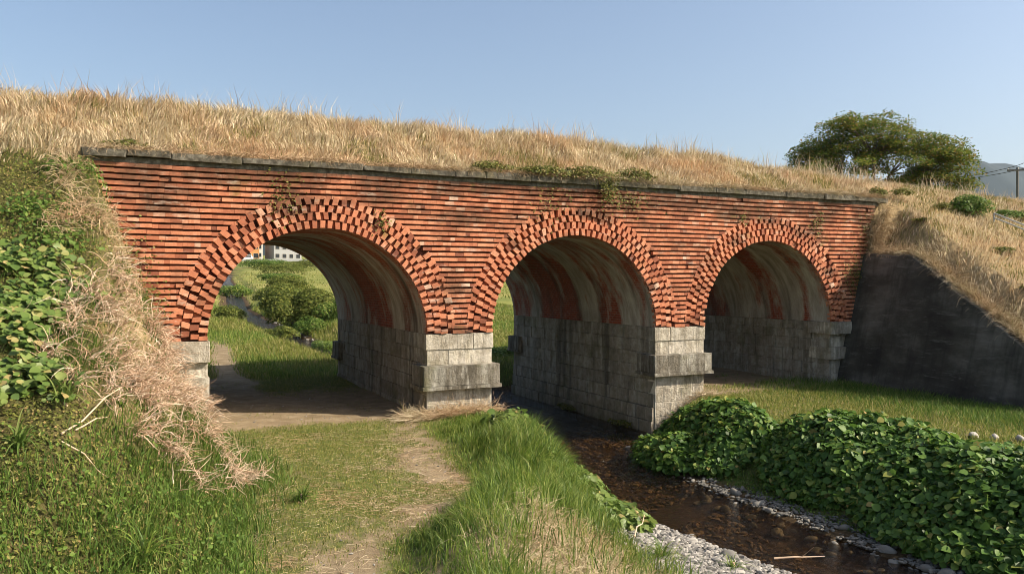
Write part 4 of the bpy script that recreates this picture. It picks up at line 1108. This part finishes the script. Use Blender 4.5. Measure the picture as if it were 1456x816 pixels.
# gravel bar: fine stones nobody could count
mb = MB()
gv, gf = pebble_mesh(5, 1)
def gravel(n, x0, x1, y0, y1, dens, r0, r1):
    P = scatter(n, x0, x1, y0, y1, ground, dens); k = len(P)
    r = U(r0, r1, k)*U(.6, 1.4, k); a = U(0, 6.28, k); ca, sa = np.cos(a), np.sin(a)
    s = np.stack([r*U(.8, 1.3, k), r*U(.7, 1.1, k), r*U(.5, .9, k)], 1)
    v = gv[None]*s[:, None]; vx = v[..., 0]*ca[:, None]-v[..., 1]*sa[:, None]; vy = v[..., 0]*sa[:, None]+v[..., 1]*ca[:, None]
    v = np.stack([vx, vy, v[..., 2]], -1)+P[:, None]+np.array([0, 0, .3])*r[:, None, None]
    f = gf[None]+(np.arange(k)*len(gv))[:, None, None]
    mb.add(v.reshape(-1, 3), f.reshape(-1, 3))
def bar(x, y, z):
    gl_ = np.interp(y, [-40,-10,-8.5,-6,-4.5,9], [1.2,1.9,1.65,.55,.12,.1])
    d = WL(y)-x; return ss(-.12, .02, d)*ss(gl_+.45, gl_, d)*ss(-4.2, -5.2, y)
gravel(24000, 5.0, 8.1, -11.5, -4.2, bar, .014, .062)
stuff(mb, 'gravel', MAT['pale_stone'])
mb = MB(); gravel(6000, 9.4, 10.6, -11.5, -2, lambda x, y, z: ss(-.1, .05, x-WR(y))*ss(.7, .3, x-WR(y)+(fbm(x,y,.6,3)-.5)*1.2)*ss(.3,.5,fbm(x,y,.4,8)), .02, .055)
gravel(2600, 7.3, 12.6, -3, 8.5, lambda x, y, z: ((x < WL(y)+.15) | (x > WR(y)-.5))*1., .02, .05)
gravel(4500, 4.5, 11, 12, 34, lambda x, y, z: ss(.8, .2, np.minimum(np.abs(x-WL(y)), np.abs(x-WR(y)))), .03, .07)
stuff(mb, 'grey_gravel', MAT['grey_stone'])  # darker grey stones on the remaining stream margins
mb = MB(); gravel(1500, .5, 6., -11, 7, lambda x, y, z: (x > path_l(y))*(x < path_r(y)-.1)*ss(.55, .3, grassmask(x, y)), .008, .022)
stuff(mb, 'path_pebbles', MAT['pale_stone'])
mb = MB(); gravel(9000, 7.4, 12.6, -11.5, 2, lambda x, y, z: ss(-.1, .1, x-WL(y))*ss(-.1, .1, WR(y)-x)*ss(.35, .6, fbm(x, y, .8, 51)), .025, .075)
stuff(mb, 'stream_bed_stones', MAT['bed_stone'])

# ---------------------------------------------------------------- handrail, pole, wires, houses
rail = tag(empty('pipe_handrail', (24.9, -1.2, 4.6)), 'grey pipe handrail running down the right slope below the dark bush', 'handrail')
o3 = np.array([24.9, -1.2, 4.6])
def onr(x, y, dz): return np.array([x, y, float(right_any(np.array(x), np.array(y)))+dz])
a = onr(24.75, -.75, .34); b = onr(25.15, -1.7, .34); c = onr(25.6, -2.9, .34)
for dz in (0, -.14):
    mb = MB(); tube(mb, [a-o3+(0, 0, dz), b-o3+(0, 0, dz), c-o3+(0, 0, dz)], .022, 8); mb.build('rail', MAT['steel'], rail)
for p in (a, b, c):
    mb = MB(); tube(mb, [p-o3+(0, 0, .0), p-o3-(0, 0, .5)], .024, 8); mb.build('post', MAT['steel'], rail)

def utility_pole(x, y, h, lab):
    z = float(np.maximum(ground(np.array(x), np.array(y)), emb(np.array(x), np.array(y)) if y < 20 else -9))-.3
    p = tag(empty('utility_pole', (x, y, z), math.radians(-35)), lab, 'utility pole', 'utility poles right of the tree')
    H = h-z
    mb = MB(); tube(mb, [(0, 0, 0), (0, 0, H)], [.15, .10], 10); mb.build('shaft', MAT['pole'], p)
    for zz, L in ((H-.25, 1.9), (H-3.4, 1.5), (H-5.0, 1.2), (H-5.9, 1.0)):
        mb = MB(); box(mb, -L/2, L/2, -.21, -.11, zz-.07, zz+.07); ca_ = mb.build('crossarm', MAT['pole'], p)
        for s in (-L/2+.08, 0, L/2-.08):
            mb = MB(); tube(mb, [(s, -.15, zz+.072), (s, -.15, zz+.15), (s, -.15, zz+.25)], [.03, .05, .03], 6); mb.build('insulator', MAT['plaster'], ca_)
    mb = MB(); tube(mb, [(.33, -.2, H-4.6), (.33, -.2, H-3.9)], .2, 10); mb.build('transformer', MAT['steel'], p)
    return p
poles = [(70.6, 43.3, 13.9, 'grey utility pole farther off, hidden by the tree crown'), (75, 30, 13.6, 'slim grey utility pole with crossarms against the blue mountain'), (56, 11.5, 14.2, 'near utility pole just outside the right picture edge')]
for q in poles[1:2]: utility_pole(*q)
ca, sa = math.cos(math.radians(-35)), math.sin(math.radians(-35))
for dz, off in ((-.03, -.85), (-.03, .85), (-3.2, .6), (-4.8, -.5), (-4.8, .5), (-5.7, .0)):
    pts = []
    for k in range(2):
        (x0, y0, h0, _), (x1, y1, h1, _) = poles[k], poles[k+1]
        for t in np.linspace(0, 1, 13)[(1 if k else 0):]:
            pts.append((x0+(x1-x0)*t+off*ca, y0+(y1-y0)*t+off*sa, h0+(h1-h0)*t+dz-4*t*(1-t)*.7))
    mb = MB(); tube(mb, pts, .026, 4)
    tag(mb.build('overhead_wire', MAT['wire']), 'thin dark overhead wire strung past the utility pole against the mountain', 'wire', 'overhead wires at the utility pole')

def house(name, label, x, y, w, d, h, wall, rz=0., floors=2, roof=True, wins=4):
    z = float(ground(np.array(x), np.array(y)))-.3
    p = tag(empty(name, (x, y, z), rz), label, 'house')
    mb = MB(); box(mb, -w/2, w/2, -d/2, d/2, 0, h); mb.build('wall', MAT[wall], p)
    if roof:
        mb = MB(); e = .5
        v = [(-w/2-e,-d/2-e,h+.004),(w/2+e,-d/2-e,h+.004),(w/2+e,d/2+e,h+.004),(-w/2-e,d/2+e,h+.004),(-w/2-e,0,h+1.6),(w/2+e,0,h+1.6)]
        mb.add(v, [(0,1,5,4),(2,3,4,5)], [(1,2,5),(3,0,4)]); mb.add(v[:4], [(3,2,1,0)]); mb.build('roof', MAT['roof'], p)
    for fl in range(floors):
        for i in range(wins):
            xx = -w/2+w*(i+.5)/wins; zz = 1.0+fl*2.8
            mb = MB(); box(mb, xx-.75, xx+.75, -d/2-.08, -d/2+.05, zz-.07, zz+1.37); wn = mb.build('window', MAT['plaster'], p)
            mb = MB(); box(mb, xx-.66, xx+.66, -d/2-.1, -d/2-.082, zz, zz+1.3); mb.build('pane', MAT['glass'], wn)
    return p
house('house', 'small white house with dark windows at the left of the row beyond the meadow', 29.5, 246, 5.0, 8, 3.4, 'plaster', .2, 1, True, 2)
house('house', 'orange walled house between the white and the grey ones beyond the meadow', 36.5, 252, 4.2, 8, 5.6, 'ochre', -.1, 2, True, 2)
house('house', 'wide grey house with a dark tiled roof at the right of the distant row', 46.0, 250, 9, 9, 5.4, 'plaster2', .15, 2, True, 4)
house('house', 'tall white house behind the orange one in the distance', 40.0, 272, 4.5, 8, 8.5, 'plaster', 0, 3, False, 2)
def car(x, y, rz, lab):
    z = float(ground(np.array(x), np.array(y)))+.02
    p = tag(empty('parked_car', (x, y, z), rz), lab, 'car')
    prof = [(-1.9,.35),(-1.9,.95),(-1.3,1.05),(-.9,1.75),(1.3,1.8),(1.85,1.1),(1.9,.35)]
    mb = MB(); n = len(prof)
    v = [(a, -.8, b) for a, b in prof]+[(a, .8, b) for a, b in prof]
    mb.add(v, [(i, (i+1) % n, n+(i+1) % n, n+i) for i in range(n)])
    for s in (0, n): mb.add([v[s+i] for i in range(n)]+[(0, v[s][1], .9)], [(i, (i+1) % n, n) for i in range(n)])
    mb.build('body', MAT['carpaint'], p)
    for sy in (-.81, .81):
        mb = MB(); box(mb, -.8, 1.25, min(sy, sy*.99), max(sy, sy*.99), 1.15, 1.62); mb.build('side_window', MAT['glass'], p)
        for sx in (-1.2, 1.2):
            mb = MB(); tube(mb, [(sx, sy*.85, .32), (sx, sy*1.02, .32)], .32, 12); mb.build('wheel', MAT['tyre'], p)
car(33.0, 238, .1, 'white van parked beside the distant white house')
mb = MB()
for i in range(14): box(mb, 25+i*2.0, 25+i*2.0+1.96, 232.9, 233.05, 8.9, 9.7)
tag(mb.build('low_wall', MAT['plaster2']), 'low grey boundary wall along the far edge of the meadow', 'wall')
# dark trees behind the houses
for x, y, r, lab in ((27, 275, 6, 'dark tree behind the left end of the distant houses'), (53, 276, 6, 'dark tree behind the right end of the distant houses')):
    bush('distant_tree', lab, 'tree', (x, y, float(ground(x, y))), (r, 4, 4.5), 5000, .5, MAT['deep'])

# ---------------------------------------------------------------- haze, sky, sun, camera
if HAZE:
    mb = MB(); box(mb, -3700, 6200, -1700, 3400, -8, 640)
    hz = NT('haze_air')
    vol = hz.n('VolumePrincipled', {'Color': (.6,.78,1.,1), 'Density': HAZE, 'Anisotropy': .2})
    hz.t.links.new(vol.outputs[0], hz.out.inputs[1])
    tag(mb.build('haze', hz.m), kind='stuff')

SUN_EL, SUN_AZ = 38., 36.        # elevation; azimuth measured from +x towards the viewer
e, a = math.radians(SUN_EL), math.radians(-SUN_AZ)
sd = np.array([math.cos(e)*math.cos(a), math.cos(e)*math.sin(a), math.sin(e)])
import mathutils
L = bpy.data.lights.new('Sun', 'SUN'); L.energy = SUN_E; L.angle = math.radians(.5); L.color = (1., .87, .71)
lo = bpy.data.objects.new('Sun', L); COL.objects.link(lo)
lo.rotation_euler = mathutils.Vector(-sd).to_track_quat('-Z', 'Y').to_euler(); lo.location = (30, -30, 40)
w = bpy.data.worlds.new('World'); scene.world = w; w.use_nodes = True
nt = w.node_tree; nt.nodes.clear()
sky = nt.nodes.new('ShaderNodeTexSky'); sky.sky_type = 'NISHITA'; sky.sun_disc = False
sky.sun_elevation = e; sky.sun_rotation = math.atan2(sd[0], sd[1])
sky.air_density = 1.0; sky.dust_density = 3.0; sky.ozone_density = .7
bg = nt.nodes.new('ShaderNodeBackground'); bg.inputs[1].default_value = SKY_E
ow = nt.nodes.new('ShaderNodeOutputWorld')
nt.links.new(sky.outputs[0], bg.inputs[0]); nt.links.new(bg.outputs[0], ow.inputs[0])

cam = bpy.data.cameras.new('Camera'); cam.sensor_width = 36; cam.sensor_fit = 'HORIZONTAL'
cam.lens = 36*1140/1456; cam.shift_y = -8/1456; cam.clip_start = .1; cam.clip_end = 12000
co = bpy.data.objects.new('Camera', cam); COL.objects.link(co)
co.location = (0, -17, 3.0); co.rotation_euler = (math.radians(90), 0, -math.radians(25.7))
scene.camera = co
vs = scene.view_settings; vs.view_transform = 'Standard'; vs.look = 'None'; vs.gamma = 1; vs.exposure = EXPO; vs.use_curve_mapping = False
scene.cycles.max_bounces = 6; scene.cycles.transparent_max_bounces = 8; scene.cycles.use_denoising = True
scene.cycles.volume_bounces = 0
scene.cycles.pixel_filter_type = 'BLACKMAN_HARRIS'; scene.cycles.filter_width = .85
